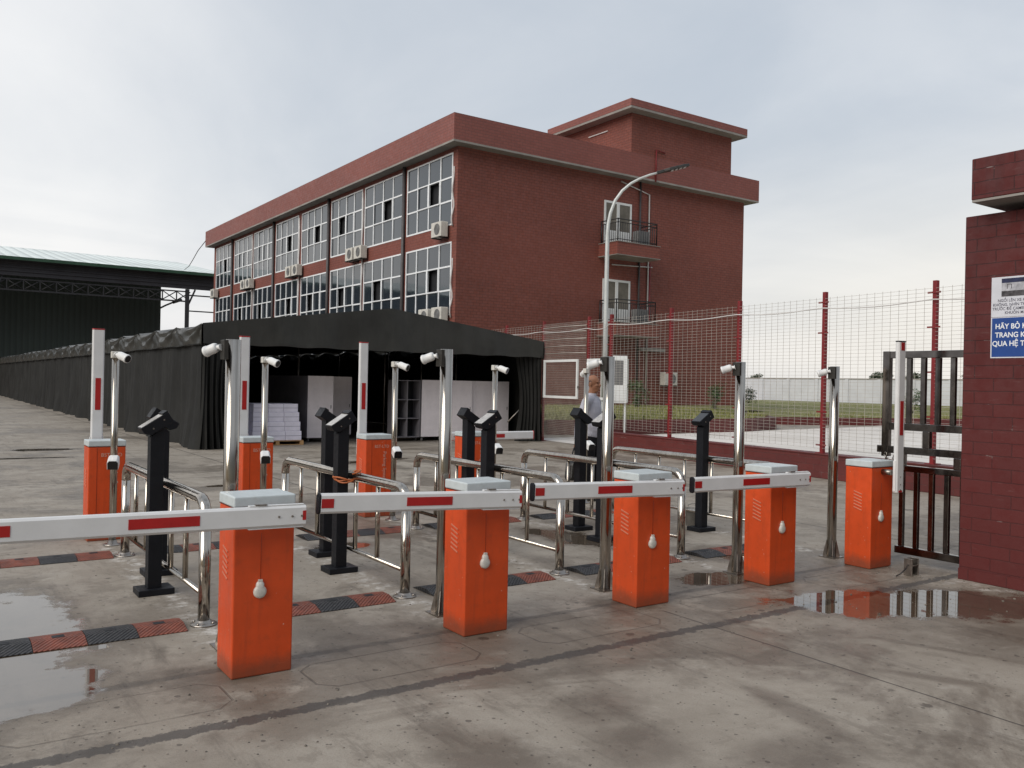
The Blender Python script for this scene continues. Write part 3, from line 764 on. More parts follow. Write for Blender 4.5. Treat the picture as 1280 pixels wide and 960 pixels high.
tall = [((1.62,5.40), 'thick steel camera post rising behind the closest orange cabinet'),
        ((3.145,5.40), 'thick steel camera post behind the orange cabinet beside the railing with the cord'),
        ((4.665,5.38), 'thick steel camera post standing in front of the man'),
        ((6.13,5.27), 'thick steel camera post left of the fourth orange cabinet'),
        ((7.55,5.29), 'thick steel camera post furthest right, left of the cabinet with the raised arm')]
for i, ((x_, y_), lab) in enumerate(tall):
    t = tp if i == 0 else dup(tp)
    t.location = (x_, y_, 0); t['label'] = lab
def make_slim():
    t = thing('slim_post', '', 'post', (0,0,0), 0, 'slim steel posts carrying two cameras')
    MB().tube([(0,0,.006),(0,0,1.84)], .034, 16).build('pole', M['steel'], t)
    f_ = MB(); f_.lathe([(.085,0.001),(.085,.010),(.05,.014),(.038,.05)], None, 20); f_.build('base_flange', M['steel_dull'], t)
    b_ = MB(); b_.box(-.042,.03,-.035,.035,1.835,1.90); b_.build('junction_box', M['bulb'], t, bevel=.006)
    return t
sp = make_slim()
slim = [((1.62,9.22), 'slim steel post with two cameras, left of the first upright arm and furthest left'),
        ((3.13,9.27), 'slim steel post with two cameras in front of the white cartons'),
        ((4.74,9.35), 'slim steel post with two cameras beside the cabinet with vertical lettering'),
        ((6.22,9.42), 'slim steel post with two cameras in front of the white panels in the shelter'),
        ((7.82,9.50), 'slim steel post with two cameras directly in front of the man')]
for i, ((x_, y_), lab) in enumerate(slim):
    t = sp if i == 0 else dup(sp)
    t.location = (x_, y_, 0); t['label'] = lab

# cameras
def make_bullet():
    """origin at the bracket; body along +Z of the local frame"""
    t = thing('security_camera', '', 'security camera', (0,0,0), 0, 'white bullet cameras')
    MB().lathe([(.026,.0),(.034,.006),(.039,.025),(.039,.105),(.043,.107),(.043,.125),(.040,.130)], None, 20).build('housing', M['white_plastic'], t)
    MB().lathe([(.034,.1285),(.034,.1325)], None, 18).build('lens', M['lens'], t)
    b_ = MB(); b_.tube([(0,.0,.004),(0,-.008,-.02),(0,-.012,-.034)], .017, 10); b_.lathe([(.026,-.040),(.026,-.032)], Matrix.Translation((0,-.012,0)), 14)
    b_.build('bracket', M['white_plastic'], t)
    return t
def make_boxcam():
    t = thing('security_camera', '', 'security camera', (0,0,0), 0, 'white boxed cameras low on the slim posts')
    b_ = MB(); b_.prism([(-.036,-.034),(.036,-.034),(.036,.020),(.024,.034),(-.024,.034),(-.036,.020)], 'z', .0, .115); b_.build('housing', M['white_plastic'], t, bevel=.004, fix=True)
    b_ = MB(); b_.prism([(-.033,-.031),(.033,-.031),(.033,.018),(.022,.030),(-.022,.030),(-.033,.018)], 'z', .1155, .1215); b_.build('lens', M['lens'], t, bevel=.002, fix=True)
    b_ = MB(); b_.tube([(0,0,-.03),(0,0,.0)], .020, 10); b_.build('bracket', M['white_plastic'], t)
    return t
bul = make_bullet()
tl = ['white bullet camera on the thick post behind the closest orange cabinet', 'white bullet camera on the thick post in front of the white panels', 'white bullet camera on the thick post covering the man, just above his head',
      'white bullet camera on the thick post against the red mesh fence', 'white bullet camera on the thick post furthest right']
first = True
for (x_, y_), lab in zip([p[0] for p in tall], tl):
    t = bul if first else dup(bul); first = False
    t.matrix_world = along((x_-.094, y_+.02, 1.850), (-.50, .72, -.30)) @ Matrix.Diagonal((.80,.80,.72,1)); t['label'] = lab
ul = ['white bullet camera on top of the slim post furthest left', 'white bullet camera on top of the slim post by the cartons', 'white bullet camera on top of the slim post by the lettered cabinet',
      'white bullet camera on top of the slim post by the white panels', 'white bullet camera on top of the slim post beside the man']
for (x_, y_), lab in zip([p[0] for p in slim], ul):
    t = dup(bul); t.scale = (1,1,1); t.matrix_world = along((x_+.015, y_-.06, 1.868), (.50, -.80, -.33)); t['label'] = lab
    if 'man' in lab: t.matrix_world = along((x_+.01, y_+.06, 1.850), (.45, .80, -.25))
bx = make_boxcam()
ll = ['white boxed camera low on the slim post furthest left, above the end of the railing', 'white boxed camera low on the slim post by the cartons', 'white boxed camera low on the slim post by the vertical lettering',
      'white boxed camera low on the slim post behind the reader pair', 'white boxed camera at hip height of the man']
for i, ((x_, y_), lab) in enumerate(zip([p[0] for p in slim], ll)):
    t = bx if i == 0 else dup(bx)
    t.scale = (1.4,1.4,1.25)
    t.matrix_world = along((x_-.01, y_-.072, .845), (-.25, -.92, -.30)) @ Matrix.Diagonal((1.4,1.4,1.25,1)); t['label'] = lab

# ------------------------------------------------------------------ card readers
def make_reader(light):
    t = thing('card_reader', '', 'card reader', (0,0,0), 0, 'black card reader stands')
    b_ = MB(); b_.box(-.125,.135,-.105,.105,.001,.048); b_.build('base_plate', M['black'], t, bevel=.004)
    b_ = MB(); b_.prism([(-.05,.048),(.05,.048),(.05,1.29),(-.05,1.20)], 'y', -.052, .052); b_.build('column', M['black'], t, bevel=.003, fix=True)
    # tilted head: face normal leans to -X and up
    fx, fz = math.cos(R(33)), math.sin(R(33))      # along the face, upwards to +X
    nx, nz = -fz, fx
    L0, L1, T = -.125, .105, .085; o_ = (-.02, 1.335)
    q = lambda s, n_: (o_[0]+fx*s+nx*n_, o_[1]+fz*s+nz*n_)
    b_ = MB(); b_.prism([q(L0,0), q(L1,0), q(L1,-T), q(L0+.035,-T), q(L0,-T*.55)], 'y', -.072, .072); h = b_.build('head', M['black'], t, bevel=.003, fix=True)
    b_ = MB(); b_.prism([q(L0+.008,.0008), q(L1-.045,.0008), q(L1-.045,.0035), q(L0+.008,.0035)], 'y', -.064, .064); b_.build('faceplate', M['screen'] if light else M['screen_dark'], h, fix=True)
    b_ = MB(); b_.prism([q(L1-.042,.0008), q(L1,.0008), q(L1,.012), q(L1-.042,.012)], 'y', -.070, .070); b_.build('hood', M['black'], h, fix=True)
    b_ = MB()
    for s_, n_ in ((.05,-.035),(-.05,-.05)):
        c_ = q(s_, n_); b_.tube([(c_[0],-.0722,c_[1]),(c_[0],-.0755,c_[1])], .0065, 8)
    b_.build('screw', M['steel_dull'], h)
    return t
ra = make_reader(True); rd = make_reader(False)
readers = [(ra, 1.53, 7.02, 0, 'black card reader in the left foreground, its pale faceplate tilted to the left'),
           (ra, 3.06, 7.04, 0, 'black card reader with pale tilted faceplate and the orange cord round it'),
           (ra, 4.62, 7.10, 0, 'black card reader facing left, in front of the white panels, right one of a pair'),
           (ra, 6.10, 7.10, 0, 'black card reader mostly hidden by the thick post in front of the man'),
           (rd, 7.55, 7.03, 0, 'black card reader furthest right, standing alone before the mesh fence'),
           (rd, 1.72, 7.68, PI, 'black card reader facing right, hidden behind the left foreground reader'),
           (rd, 3.24, 7.76, PI, 'black card reader with its back to the camera, left of the one with the cord'),
           (rd, 4.83, 7.80, PI, 'black card reader facing right, left one of the pair before the white panels'),
           (rd, 6.32, 7.76, PI, 'black card reader facing right, just left of the man')]
seen = set()
for base, x_, y_, rz, lab in readers:
    t = base if id(base) not in seen else dup(base)
    seen.add(id(base)); t.location = (x_, y_, 0); t.rotation_euler = (0,0,rz); t['label'] = lab

# cord tied round the second reader and its railing
pts = []
for k in range(70):
    a = k/69*2*PI*3.2; rad = .105+.012*math.sin(a*1.7)
    pts.append((3.10+rad*.95*math.cos(a), 7.02+rad*1.0*math.sin(a), .815+.02*math.sin(a*.9+1)+.012*math.cos(a*2.3)))
pts += [(3.15,6.92,.885),(3.16,6.85,.890),(3.13,6.80,.888),(3.10,6.88,.86)]
o = MB().tube(pts, .0075, 6).build('tied_cord', M['cord']); tag(o, 'orange cord wound round a black reader and the steel railing', 'cord')

# ------------------------------------------------------------------ speed humps
def make_hump():
    t = thing('speed_hump', '', 'speed hump', (0,0,0), 0, 'rubber speed humps across the lanes')
    prof = [(-.175,.001),(-.175,.006),(-.055,.034),(.055,.034),(.175,.006),(.175,.001)]
    for k in range(4):
        x0 = .31 + k*.2975
        m_ = M['black_rubber'] if k % 2 == 0 else M['brown_rubber']
        b_ = MB(); b_.prism(prof, 'x', x0, x0+.2945); sg = b_.build('segment', m_, t, bevel=.004, fix=True)
        st = MB(); st.box(x0+.115, x0+.185, -.028, .028, .0342, .0362); st.build('fixing_socket', M['dark'], sg, bevel=.003)
    return t
hp = make_hump()
hl = ['speed hump at the left edge, its end crossing the big foreground puddle', 'speed hump whose right end shows between the closest cabinet and the railing with the cord', 'speed hump passing behind the second orange cabinet from the left',
      'speed hump mostly hidden behind the third orange cabinet from the left', 'speed hump of the lane to the right, passing behind the fourth orange cabinet']
hl2 = ['far speed hump in the lane at the left edge', 'far speed hump behind the closest orange cabinet', 'far speed hump in front of the cabinet with vertical lettering', 'far speed hump seen right of the middle railing', 'far speed hump at the foot of the man']
for i in range(5):
    t = hp if i == 0 else dup(hp)
    t.location = (i*1.513, 6.02, 0); t['label'] = hl[i]
for i in range(5):
    t = dup(hp); t.location = (i*1.513+.02, 8.70, 0); t['label'] = hl2[i]

# ------------------------------------------------------------------ the long tarpaulin shelter
def shelter():
    t = thing('tarpaulin_shelter', 'long dark grey tarpaulin shelter with an open front gable', 'shelter', (10.2,20.42,0))
    ox, oy = 10.2, 20.42
    X0, X1, XP = 5.42-ox, 15.16-ox, 10.21-ox; ZE, ZP = 2.92, 3.57; Y1 = 80-oy; ZV = 2.45
    bay = 2.35
    def hsh(a): return (math.sin(a*12.9898)*43758.5453) % 1.0
    def sag(y): 
        f_ = (y/bay) % 1.0; return abs(math.sin(PI*f_))**.8
    # roof: two slopes, sagging between the bows
    rf = MB()
    def roof(u, v, left):
        y = v*Y1
        if left: x = X0 + (XP-X0)*u; z = ZE + (ZP-ZE)*u
        else: x = XP + (X1-XP)*u; z = ZP + (ZE-ZP)*u
        z -= .13*sag(y)*(1 - .35*abs(2*u-1)) * (1 if y > .01 else 0)
        z += .02*math.sin(y*3.1+x*1.7)
        if y < .02: z = (ZE + (ZP-ZE)*u) if left else (ZP + (ZE-ZP)*u)
        return (x, y, z)
    rf.grid(lambda u, v: roof(u, v, True), 12, 240); rf.grid(lambda u, v: roof(u, v, False), 12, 240)
    rf.build('roof', M['tarp'], t)
    # eave skirts with diagonal swags hanging from each bow
    for s_, xx in ((-1, X0), (1, X1)):
        sk = MB()
        def skirt(u, v):
            y = u*u*Y1; f_ = (y/bay) % 1.0; k = int(y/bay)
            top = ZE - .13*sag(y)*.65; z = top + (ZV-.03-top)*v
            fan = math.atan2(v*.62+.02, f_+.03); fan2 = math.atan2(v*.62+.02, 1.03-f_)
            wr = math.sin(PI*min(1, v*1.05))**.6 * (.060*math.sin(fan*9.0+hsh(k)*2)*(1-f_)**.6 + .030*math.sin(fan2*8.0+hsh(k+3)*3)*f_**.8 + .018*math.sin(2*PI*(f_*3+v*.8)))
            if y < .02: wr = 0
            return (xx + s_*(.03 + wr + .05*math.sin(PI*v)*sag(y)), y, z)
        sk.grid(skirt, 900, 14); sk.build('skirt', M['tarp'], t)
        wl = MB()
        def wall(u, v):
            y = u**1.6*Y1; z = (ZV+.05)*(1-v) + .0
            a = .032*math.sin(y*7.1+.9*math.sin(y*1.3)) + .016*math.sin(y*13.7+1.1+math.sin(y*2.2)) + .045*math.sin(y*2.63) - .05*max(0, math.cos(2*PI*y/bay))**12
            flare = .10*v**3*(1+.7*math.sin(y*1.9)+.4*math.sin(y*5.3))
            return (xx - s_*.04 + s_*(a*(.35+.65*v) + flare), y, max(z, .004))
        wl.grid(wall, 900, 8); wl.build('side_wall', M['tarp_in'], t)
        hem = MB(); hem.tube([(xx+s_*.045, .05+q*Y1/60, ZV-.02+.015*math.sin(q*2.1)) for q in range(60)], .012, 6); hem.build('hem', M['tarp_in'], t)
    # gable valance
    gv = MB()
    def gab(u, v):
        x = X0 + (X1-X0)*u
        top = ZE + (ZP-ZE)*((x-X0)/(XP-X0) if x < XP else (X1-x)/(X1-XP))
        bot = ZV + .012*math.sin(x*6)
        return (x, -.012-.035*v*math.sin(x*2.3+.6)-.02*v*math.sin(x*6.1), top + (bot-top)*v)
    gv.grid(gab, 90, 8); gv.build('gable_valance', M['tarp'], t)
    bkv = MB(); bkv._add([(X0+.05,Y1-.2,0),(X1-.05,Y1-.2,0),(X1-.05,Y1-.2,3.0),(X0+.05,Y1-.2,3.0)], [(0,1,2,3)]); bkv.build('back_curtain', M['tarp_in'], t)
    # gathered curtains at both sides of the opening
    def curtain(xa, xb, ya, yb):
        cu = MB()
        def cf(u, v):
            x = xa + (xb-xa)*u; y = ya+(yb-ya)*u
            a = .07*math.sin(u*38+.7*math.sin(v*3)) + .04*math.sin(u*71+1.2)
            pinch = 1 - .25*math.sin(PI*v)*u
            return (xa + (x-xa)*pinch, y + a*(.3+.7*v)-.05*v, (ZV+.03)*(1-v)+.003)
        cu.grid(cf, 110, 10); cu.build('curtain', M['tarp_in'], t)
    curtain(X0+.0, X0+.95, .05, .25); curtain(X1-.0, X1-.75, .05, .35)
    # frame legs and bows inside
    fr = MB()
    for q in range(0, 12):
        y = .35+q*2*bay
        for xx in (X0+.18, X1-.18): fr.tube([(xx,y,0),(xx,y,ZE-.12)], .03, 8)
        fr.tube([(X0+.18,y,ZE-.12),(XP,y,ZP-.22),(X1-.18,y,ZE-.12)], .025, 8)
    for xx in (-1.6, 1.0, 2.2, 3.4): fr.tube([(xx,2.35,0),(xx,2.35,3.1)], .018, 6)
    fr.tube([(X1-.2,.4,1.2),(X1-.95,.4,.55)], .02, 6)
    fr.build('frame', M['steel_dull'], t)
shelter()

# ---- goods under the shelter
def pallet(x0, x1, y0, y1, lab):
    t = thing('wooden_pallet', lab, 'pallet', (x0,y0,0), 0, 'wooden pallets under the shelter')
    W_ = x1-x0; D_ = y1-y0
    b_ = MB()
    for k in range(6): b_.box(0, W_, k*D_/6+.01, (k+1)*D_/6-.03, .105, .125)
    b_.build('deck', M['pallet'], t)
    b_ = MB()
    for k in range(3): b_.box(k*(W_-.1)/2, k*(W_-.1)/2+.1, 0, D_, .02, .1045)
    b_.box(0, W_, .0, .09, .001, .0195); b_.box(0, W_, D_-.09, D_, .001, .0195)
    b_.build('bearer', M['pallet'], t)
pallet(7.62, 9.12, 23.62, 24.72, 'wooden pallet under the tall stack of white cartons')
pallet(6.42, 7.42, 23.55, 24.6, 'wooden pallet under the low carton pile by the left curtain')
def carton(x0, x1, y0, y1, z0, z1, lab):
    t = thing('carton', lab, 'carton', ((x0+x1)/2,(y0+y1)/2,z0), 0, 'white cartons on pallets')
    w_, d_, h_ = (x1-x0)/2, (y1-y0)/2, z1-z0
    b_ = MB(); b_.box(-w_, w_, -d_, d_, 0, h_); b_.build('body', M['carton'], t, bevel=.012)
    s_ = MB(); s_.box(-w_*.98, w_*.98, -d_-.0015, -d_-.0003, h_*.50-.006, h_*.50+.006); s_.box(-.02, .02, -d_*.98, d_*.98, h_+.0003, h_+.0015); s_.build('tape', M['seam'], t)
zl = [.127, .392, .657, .922]; hh = [.262, .262, .262, .235]
wn = ['bottom', 'second', 'third', 'top']; cn = ['left', 'middle', 'right']
for L in range(4):
    xa = 7.66+.012*L; xb = 9.08-.035*L
    for k in range(3):
        w_ = (xb-xa)/3
        carton(xa+k*w_+.004, xa+(k+1)*w_-.004, 23.66+.015*L+random.uniform(0,.02), 24.68, zl[L], zl[L]+hh[L], 'white carton, %s one of the %s layer of the tall pallet stack' % (cn[k], wn[L]))
for L in range(2):
    for k in range(2):
        carton(6.46+k*.46+.004, 6.46+(k+1)*.46-.004, 23.6+.03*L+.18*(L*(1-k)), 24.5, .127+L*.235, .36+L*.235, 'white carton, %s one of the %s layer of the low pile by the left curtain' % (['left','right'][k], ['lower','upper'][L]))
carton(7.46, 7.60, 24.1, 24.9, .002, 1.12, 'narrow white carton standing between the two pallets')
def panel_cab(x0, x1, y0, y1, z0, z1, lab, side=True):
    t = thing('white_cabinet', lab, 'cabinet', (x0,y0,0), 0, 'white cabinets under the shelter')
    W_, D_ = x1-x0, y1-y0
    b_ = MB(); b_.box(0, W_, .021, D_, z0, z1); b_.build('carcass', M['panel_side'], t, bevel=.004)
    b_ = MB(); b_.box(.003, W_-.003, 0, .0195, z0+.003, z1-.003); d_ = b_.build('door', M['panel'], t, bevel=.003)
    b_ = MB(); b_.box(W_-.08, W_-.065, -.014, -.0005, (z0+z1)/2-.05, (z0+z1)/2+.05); b_.build('handle', M['grille'], d_)
    for (a, c_) in ((.06,.08),(W_-.06,.08),(.06,D_-.08),(W_-.06,D_-.08)):
        b_ = MB(); b_.tube([(a-.014,c_,.05),(a+.014,c_,.05)], .048, 12); b_.box(a-.03,a+.03,c_-.03,c_+.03,.10,z0-.0005); b_.build('caster', M['grille'], t)
panel_cab(9.52, 10.32, 24.4, 28.0, .13, 1.97, 'tall white cabinet with dark long side, right of the carton stack')
panel_cab(10.75, 11.45, 25.6, 26.6, .13, 1.97, 'white cabinet set back to the right of the dark sided one')
panel_cab(13.08, 13.98, 23.95, 24.5, .13, 1.92, 'white cabinet next to the open shelf rack')
panel_cab(14.00, 14.93, 23.95, 24.5, .13, 1.92, 'white cabinet in the middle of the row of three')
panel_cab(14.96, 16.45, 24.05, 24.6, .13, 1.92, 'wide white cabinet beside the right curtain')
t = thing('shelf_rack', 'open rack with dark compartments left of the row of white cabinets', 'rack', (12.15,24.0,0))
b_ = MB()
for xx in (0, .44, .88): b_.box(xx, xx+.025, 0, .45, .12, 1.9)
for zz in (.12, .70, 1.28, 1.875): b_.box(.026, .439, .002, .448, zz, zz+.02); b_.box(.466, .879, .002, .448, zz, zz+.02)
b_.build('frame', M['panel_side'], t)
b_ = MB(); b_.box(.0, .905, .4505, .46, .12, 1.9); b_.build('back', M['dark'], t)
b_ = MB()
for q in (.05, .85): b_.tube([(q-.014,.2,.05),(q+.014,.2,.05)], .048, 12); b_.box(q-.02,q+.02,.18,.22,.09,.1195)
b_.build('caster', M['grille'], t)

bpy.context.view_layer.update()
for o in list(bpy.data.objects):
    if o.parent is None and o.get('category') in ('pallet', 'carton', 'rack') or (o.parent is None and o.name.startswith('white_cabinet')):
        o.location = (o.location.x*.9, o.location.y*.9, o.location.z*.9); o.scale = (.9, .9, .9)

# ------------------------------------------------------------------ the brick office building
def office():
    t = thing('office_building', 'three storey red brick building with banded windows and a rooftop stair house', 'building', (19.21,32.35,0))
    ox, oy = 19.21, 32.35
    W_ = 37.64-ox; D_ = 69.5-oy; ZS = 12.02; ZP = 13.15; OV = .56
    floors = [(.95, 3.85), (4.62, 7.84), (8.56, 11.74)]
    bays = [(.40,4.66),(5.05,9.40),(9.68,13.83),(14.26,18.38),(18.88,22.92),(23.48,27.42),(27.75,31.83),(32.55,36.55)]
    wl = MB()
    # gable and back, roof deck
    wl.box(.3, W_, 0, D_, 0, ZS-.003)
    # long front: solid bands and piers, 0.3 thick, around the window openings
    zb = [0, floors[0][0], floors[0][1], floors[1][0], floors[1][1], floors[2][0], floors[2][1], ZS-.003]
    for k in range(0, 8, 2): wl.box(0, .2995, 0, D_, zb[k], zb[k+1])
    ed = [0] + [v for b in bays for v in b] + [D_]
    for (z0, z1) in floors:
        for k in range(0, len(ed), 2): wl.box(.002, .2995, ed[k]+.001, ed[k+1]-.001, z0+.0005, z1-.0005)
    wl.build('wall', M['brick'], t)
    # parapet with overhang
    pp = MB(); pp.box(-OV, W_+OV, -OV, D_+OV, ZS+.003, ZP); pp.build('parapet', M['brick_pale'], t)
    sf = MB(); sf.box(-OV+.002, W_+OV-.002, -OV+.002, D_+OV-.002, ZS-.085, ZS+.0025); 
    sf.build('soffit', M['concrete_soffit'], t)
    # stair house on the roof, flush with the parapet face
    px0, px1, py0, py1 = 28.72-ox, 35.9-ox, -OV+.006, 5.0
    sh_ = MB(); sh_.box(px0, px1, py0, py1, ZP+.001, 15.09); sh = sh_.build('stair_house', M['brick'], t)
    e = .58
    s2 = MB(); s2.box(px0-e, px1+e, py0-e, py1+e, 15.20, 15.55); s2.build('roof_slab', M['brick_pale'], sh)
    s3 = MB(); s3.box(px0-e+.003, px1+e-.003, py0-e+.003, py1+e-.003, 15.093, 15.197); s3.build('soffit', M['concrete_soffit'], sh)
    s4 = MB(); s4.box(px0-.06, px0-.005, 1.2, 2.7, 14.55, 14.60); s4.build('tube_lamp', M['pipe_white'], sh)
    # windows: 8 bays on each floor, each with a white frame and its panes
    rnd = random.Random(3)
    for fi, (z0, z1) in enumerate(floors):
        for bi, (a, b) in enumerate(bays):
            fr = MB(); fw = .072
            def bar(y0, y1, za, zb_, x0=-.02, x1=.05): fr.box(x0, x1, y0, y1, za, zb_)
            bar(a, a+fw, z0, z1); bar(b-fw, b, z0, z1)
            cw = (b-a)/4
            rows = [z0, z0+(z1-z0)*.34, z0+(z1-z0)*.665, z1]
            for zz in (z0, rows[1]-fw/2, rows[2]-fw/2, z1-fw): bar(a+fw+.0005, b-fw-.0005, zz, zz+fw, -.018, .048)
            for c_ in (1, 2, 3): bar(a+c_*cw-fw/2, a+c_*cw+fw/2, z0+fw+.0005, z1-fw-.0005, -.022, .052)
            f_ = fr.build('window', M['alu'], t)
            pn = MB(); opened = rnd.random()
            op = None
            if opened < .75: op = rnd.choice([1, 2])
            for ci in range(4):
                for ri in range(3):
                    if ri == 1 and ci == op: continue
                    ya, yb = a+ci*cw+.03, a+(ci+1)*cw-.03; za, zb_ = rows[ri]+.03, rows[ri+1]-.03
                    tl_ = rnd.uniform(-.010, .010)
                    pn._add([(.012+tl_,ya,za),(.012-tl_,yb,za),(.012-tl_,yb,zb_),(.012+tl_,ya,zb_)], [(3,2,1,0)])
            pn.build('pane', M['glass'], f_)
            bk = MB(); bk._add([(.20,a,z0),(.20,b,z0),(.20,b,z1),(.20,a,z1)], [(3,2,1,0)]); bk.build('dark_room', M['dark'], f_)
            # opening sash frame in the middle row
            sa = MB(); sy0, sy1 = a+cw+.01, a+3*cw-.01; zz0, zz1 = rows[1]+.03, rows[2]-.03
            for (y0, y1) in ((sy0, sy0+.06), ((sy0+sy1)/2-.07, (sy0+sy1)/2+.07), (sy1-.06, sy1)): sa.box(-.045, -.0225, y0, y1, zz0, zz1)
            for z_ in (zz0-.05, zz1): sa.box(-.045, -.0225, sy0, sy1, z_, z_+.05)
            sa.build('sash', M['alu'], f_)
    # rain pipes and conduits on the front
    for y in (4.86, 14.05, 23.2, 32.2):
        p = MB(); p.tube([(-.09,y,.1),(-.09,y,ZS-.09)], .085, 10); p.build('downpipe', M['pipe_dark'], t)
    for y in (9.53, 18.62, 27.58):
        p = MB(); pts = [(-.06, y+.05*math.sin(k*1.9), .1+k*(ZS-.6)/14) for k in range(15)]; p.tube(pts, .045, 8); p.build('conduit', M['pipe_white'], t)
    for (zz, ln) in ((8.5, 2.6), (4.5, 2.6)):
        p = MB(); pts = [(-.05-.05*math.sin(k), .28+.03*math.sin(k*1.3), zz+k*ln/12) for k in range(13)]; p.tube(pts, .035, 8); p.build('conduit', M['pipe_white'], t)
    # balcony doors, balconies
    for zf in (8.55, 4.72, .85):
        dx0, dx1 = 27.52-ox, 29.30-ox; zt = zf+2.18
        fr = MB(); fb_ = .11
        fr.box(dx0, dx0+fb_, -.045, .02, zf, zt); fr.box(dx1-fb_, dx1, -.045, .02, zf, zt); fr.box(dx0+fb_+.001, dx1-fb_-.001, -.044, .02, zt-fb_, zt)
        mid = (dx0+dx1)/2
        fr.box(mid-.09, mid+.09, -.05, .02, zf+.001, zt-fb_-.001)
        fr.box(dx0+fb_+.001, mid-.091, -.04, .02, zf, zf+.75); fr.box(mid+.091, dx1-fb_-.001, -.04, .02, zf, zf+.75)
        d_ = fr.build('balcony_door', M['door_white'], t)
        pn = MB(); pn.box(dx0+fb_+.001, mid-.091, -.025, -.005, zf+.751, zt-fb_-.001); pn.box(mid+.091, dx1-fb_-.001, -.025, -.005, zf+.751, zt-fb_-.001); pn.build('pane', paint('door_glass', (.16,.145,.12), .15, vary=.25, scale=1.5), d_)
        if zf < 1: continue
        bx0, bx1, by = 27.35-ox, 29.62-ox+.25, -1.25
        sb = MB(); sb.box(bx0-.12, bx1+.12, by-.12, -.001, zf-.62, zf-.03); s_ = sb.build('balcony', M['brick'], t)
        lip = MB(); lip.box(bx0-.15, bx1+.15, by-.15, -.001, zf-.655, zf-.622); lip.box(bx0-.15, bx1+.15, by-.15, -.001, zf-.028, zf-.0); lip.build('slab_edge', M['concrete_soffit'], s_)
        rl_ = MB(); zr = zf+1.08
        def run(p, q):
            p = Vector(p); q = Vector(q); n = max(2, int((q-p).length/.14))
            for z_, th in ((zr, .028), (zr-.16, .02), (zf+.12, .02)): rl_.tube([(p.x,p.y,z_),(q.x,q.y,z_)], th, 6)
            for k in range(n+1):
                w_ = p.lerp(q, k/n); rl_.tube([(w_.x,w_.y,zf+.0),(w_.x,w_.y,zr-.16 if 0 < k < n else zr)], .013 if 0 < k < n else .03, 6)
        run((bx0,-.05,0),(bx0,by,0)); run((bx0,by,0),(bx1,by,0)); run((bx1,by,0),(bx1,-.05,0))
        rl_.build('railing', M['iron'], s_)
        cl_ = MB(); cl_.box(bx1-.95, bx1-.25, by+.25, by+.7, zf+.02, zf+.72); cl_.build('wall_unit', M['grille'], s_, bevel=.02)
    # pipes on the gable
    p = MB(); gx = 30.45-ox
    p.tube([(gx,-.07,.8),(gx,-.07,ZS-.65),(gx-1.9,-.07,ZS-.25)], .04, 8); p.build('gable_pipe', M['pipe_white'], t)
    p = MB(); p.tube([(gx-.62,-.08,.8),(gx-.62,-.08,ZS-.09)], .05, 8); p.build('gable_pipe', M['pipe_dark'], t)
    p = MB(); p.tube([(gx+.12,-.07,.8),(gx+.12,-.07,7.9)], .045, 8); p.build('gable_pipe', M['red_paint'], t)
    p = MB(); p.tube([(gx-.1,-OV-.05,ZS-.1),(gx-.1,-OV-.05,ZP+.35),(gx+.5,-OV-.05,ZP+.3)], .035, 8); p.build('gable_pipe', M['red_paint'], t)
    p = MB(); p.tube([(gx-2.4,-.06,7.62),(gx+.3,-.06,7.72)], .03, 8); p.build('gable_pipe', M['pipe_white'], t)
    # projecting ground floor ledge under the balcony line
    gl = MB(); gl.box(29.9-ox, 31.6-ox, -.25, -.001, 3.45, 3.62); gl.build('canopy_ledge', M['concrete_soffit'], t)
office()

def make_ac():
    t = thing('air_conditioner', '', 'air conditioner', (0,0,0), 0, 'air conditioner units on the brick building')
    b_ = MB(); b_.box(-.36, 0, -.44, .44, 0, .66); b_.build('casing', M['ac'], t, bevel=.025)
    b_ = MB()
    Mx = Matrix.Translation((-.362,-.09,.33)) @ Matrix.Rotation(R(-90), 4, 'Y')
    for r_ in (.24,.19,.14,.09,.04): b_.tube([(-.364, -.09+r_*math.cos(2*PI*k/20), .33+r_*math.sin(2*PI*k/20)) for k in range(21)], .008, 5)
    b_.lathe([(.25,0),(.25,.001)], Mx, 24); b_.build('fan_grille', M['grille'], t)
    b_ = MB(); b_.box(-.40,.10,-.33,-.28,-.05,-.002); b_.box(-.40,.10,.28,.33,-.05,-.002); b_.build('bracket', M['iron'], t)
    return t
ac = make_ac()
acs = [(33.35, 8.05, 'air conditioner at the building corner under the top row of windows'), (41.6, 8.0, 'air conditioner, right one of the nearer pair under the top windows'), (42.7, 8.0, 'air conditioner, left one of the nearer pair under the top windows'),
       (50.7, 7.95, 'air conditioner, right one of the middle pair under the top windows'), (51.8, 7.95, 'air conditioner, left one of the middle pair under the top windows'), (59.7, 7.9, 'air conditioner, right one of the farther pair under the top windows'),
       (60.8, 7.9, 'air conditioner, left one of the farther pair under the top windows'), (68.3, 7.85, 'air conditioner at the far end of the long window front'),
       (33.2, 4.30, 'air conditioner low at the building corner just above the shelter roof'), (34.4, 4.28, 'air conditioner low on the wall, left of the corner one just above the shelter')]
for i, (y_, z_, lab) in enumerate(acs):
    t = ac if i == 0 else dup(ac)
    t.location = (19.10, y_, z_); t['label'] = lab
o = MB().tube([(18.7, 69.6, 12.6), (18.6,72,11.9), (19.2,76,11.6), (20.4,82,11.8), (21.5,88,12.2)], .03, 6).build('overhead_cable', M['pipe_dark'])
tag(o, 'thin cable hanging from the far roof corner to the green shed roof', 'cable')

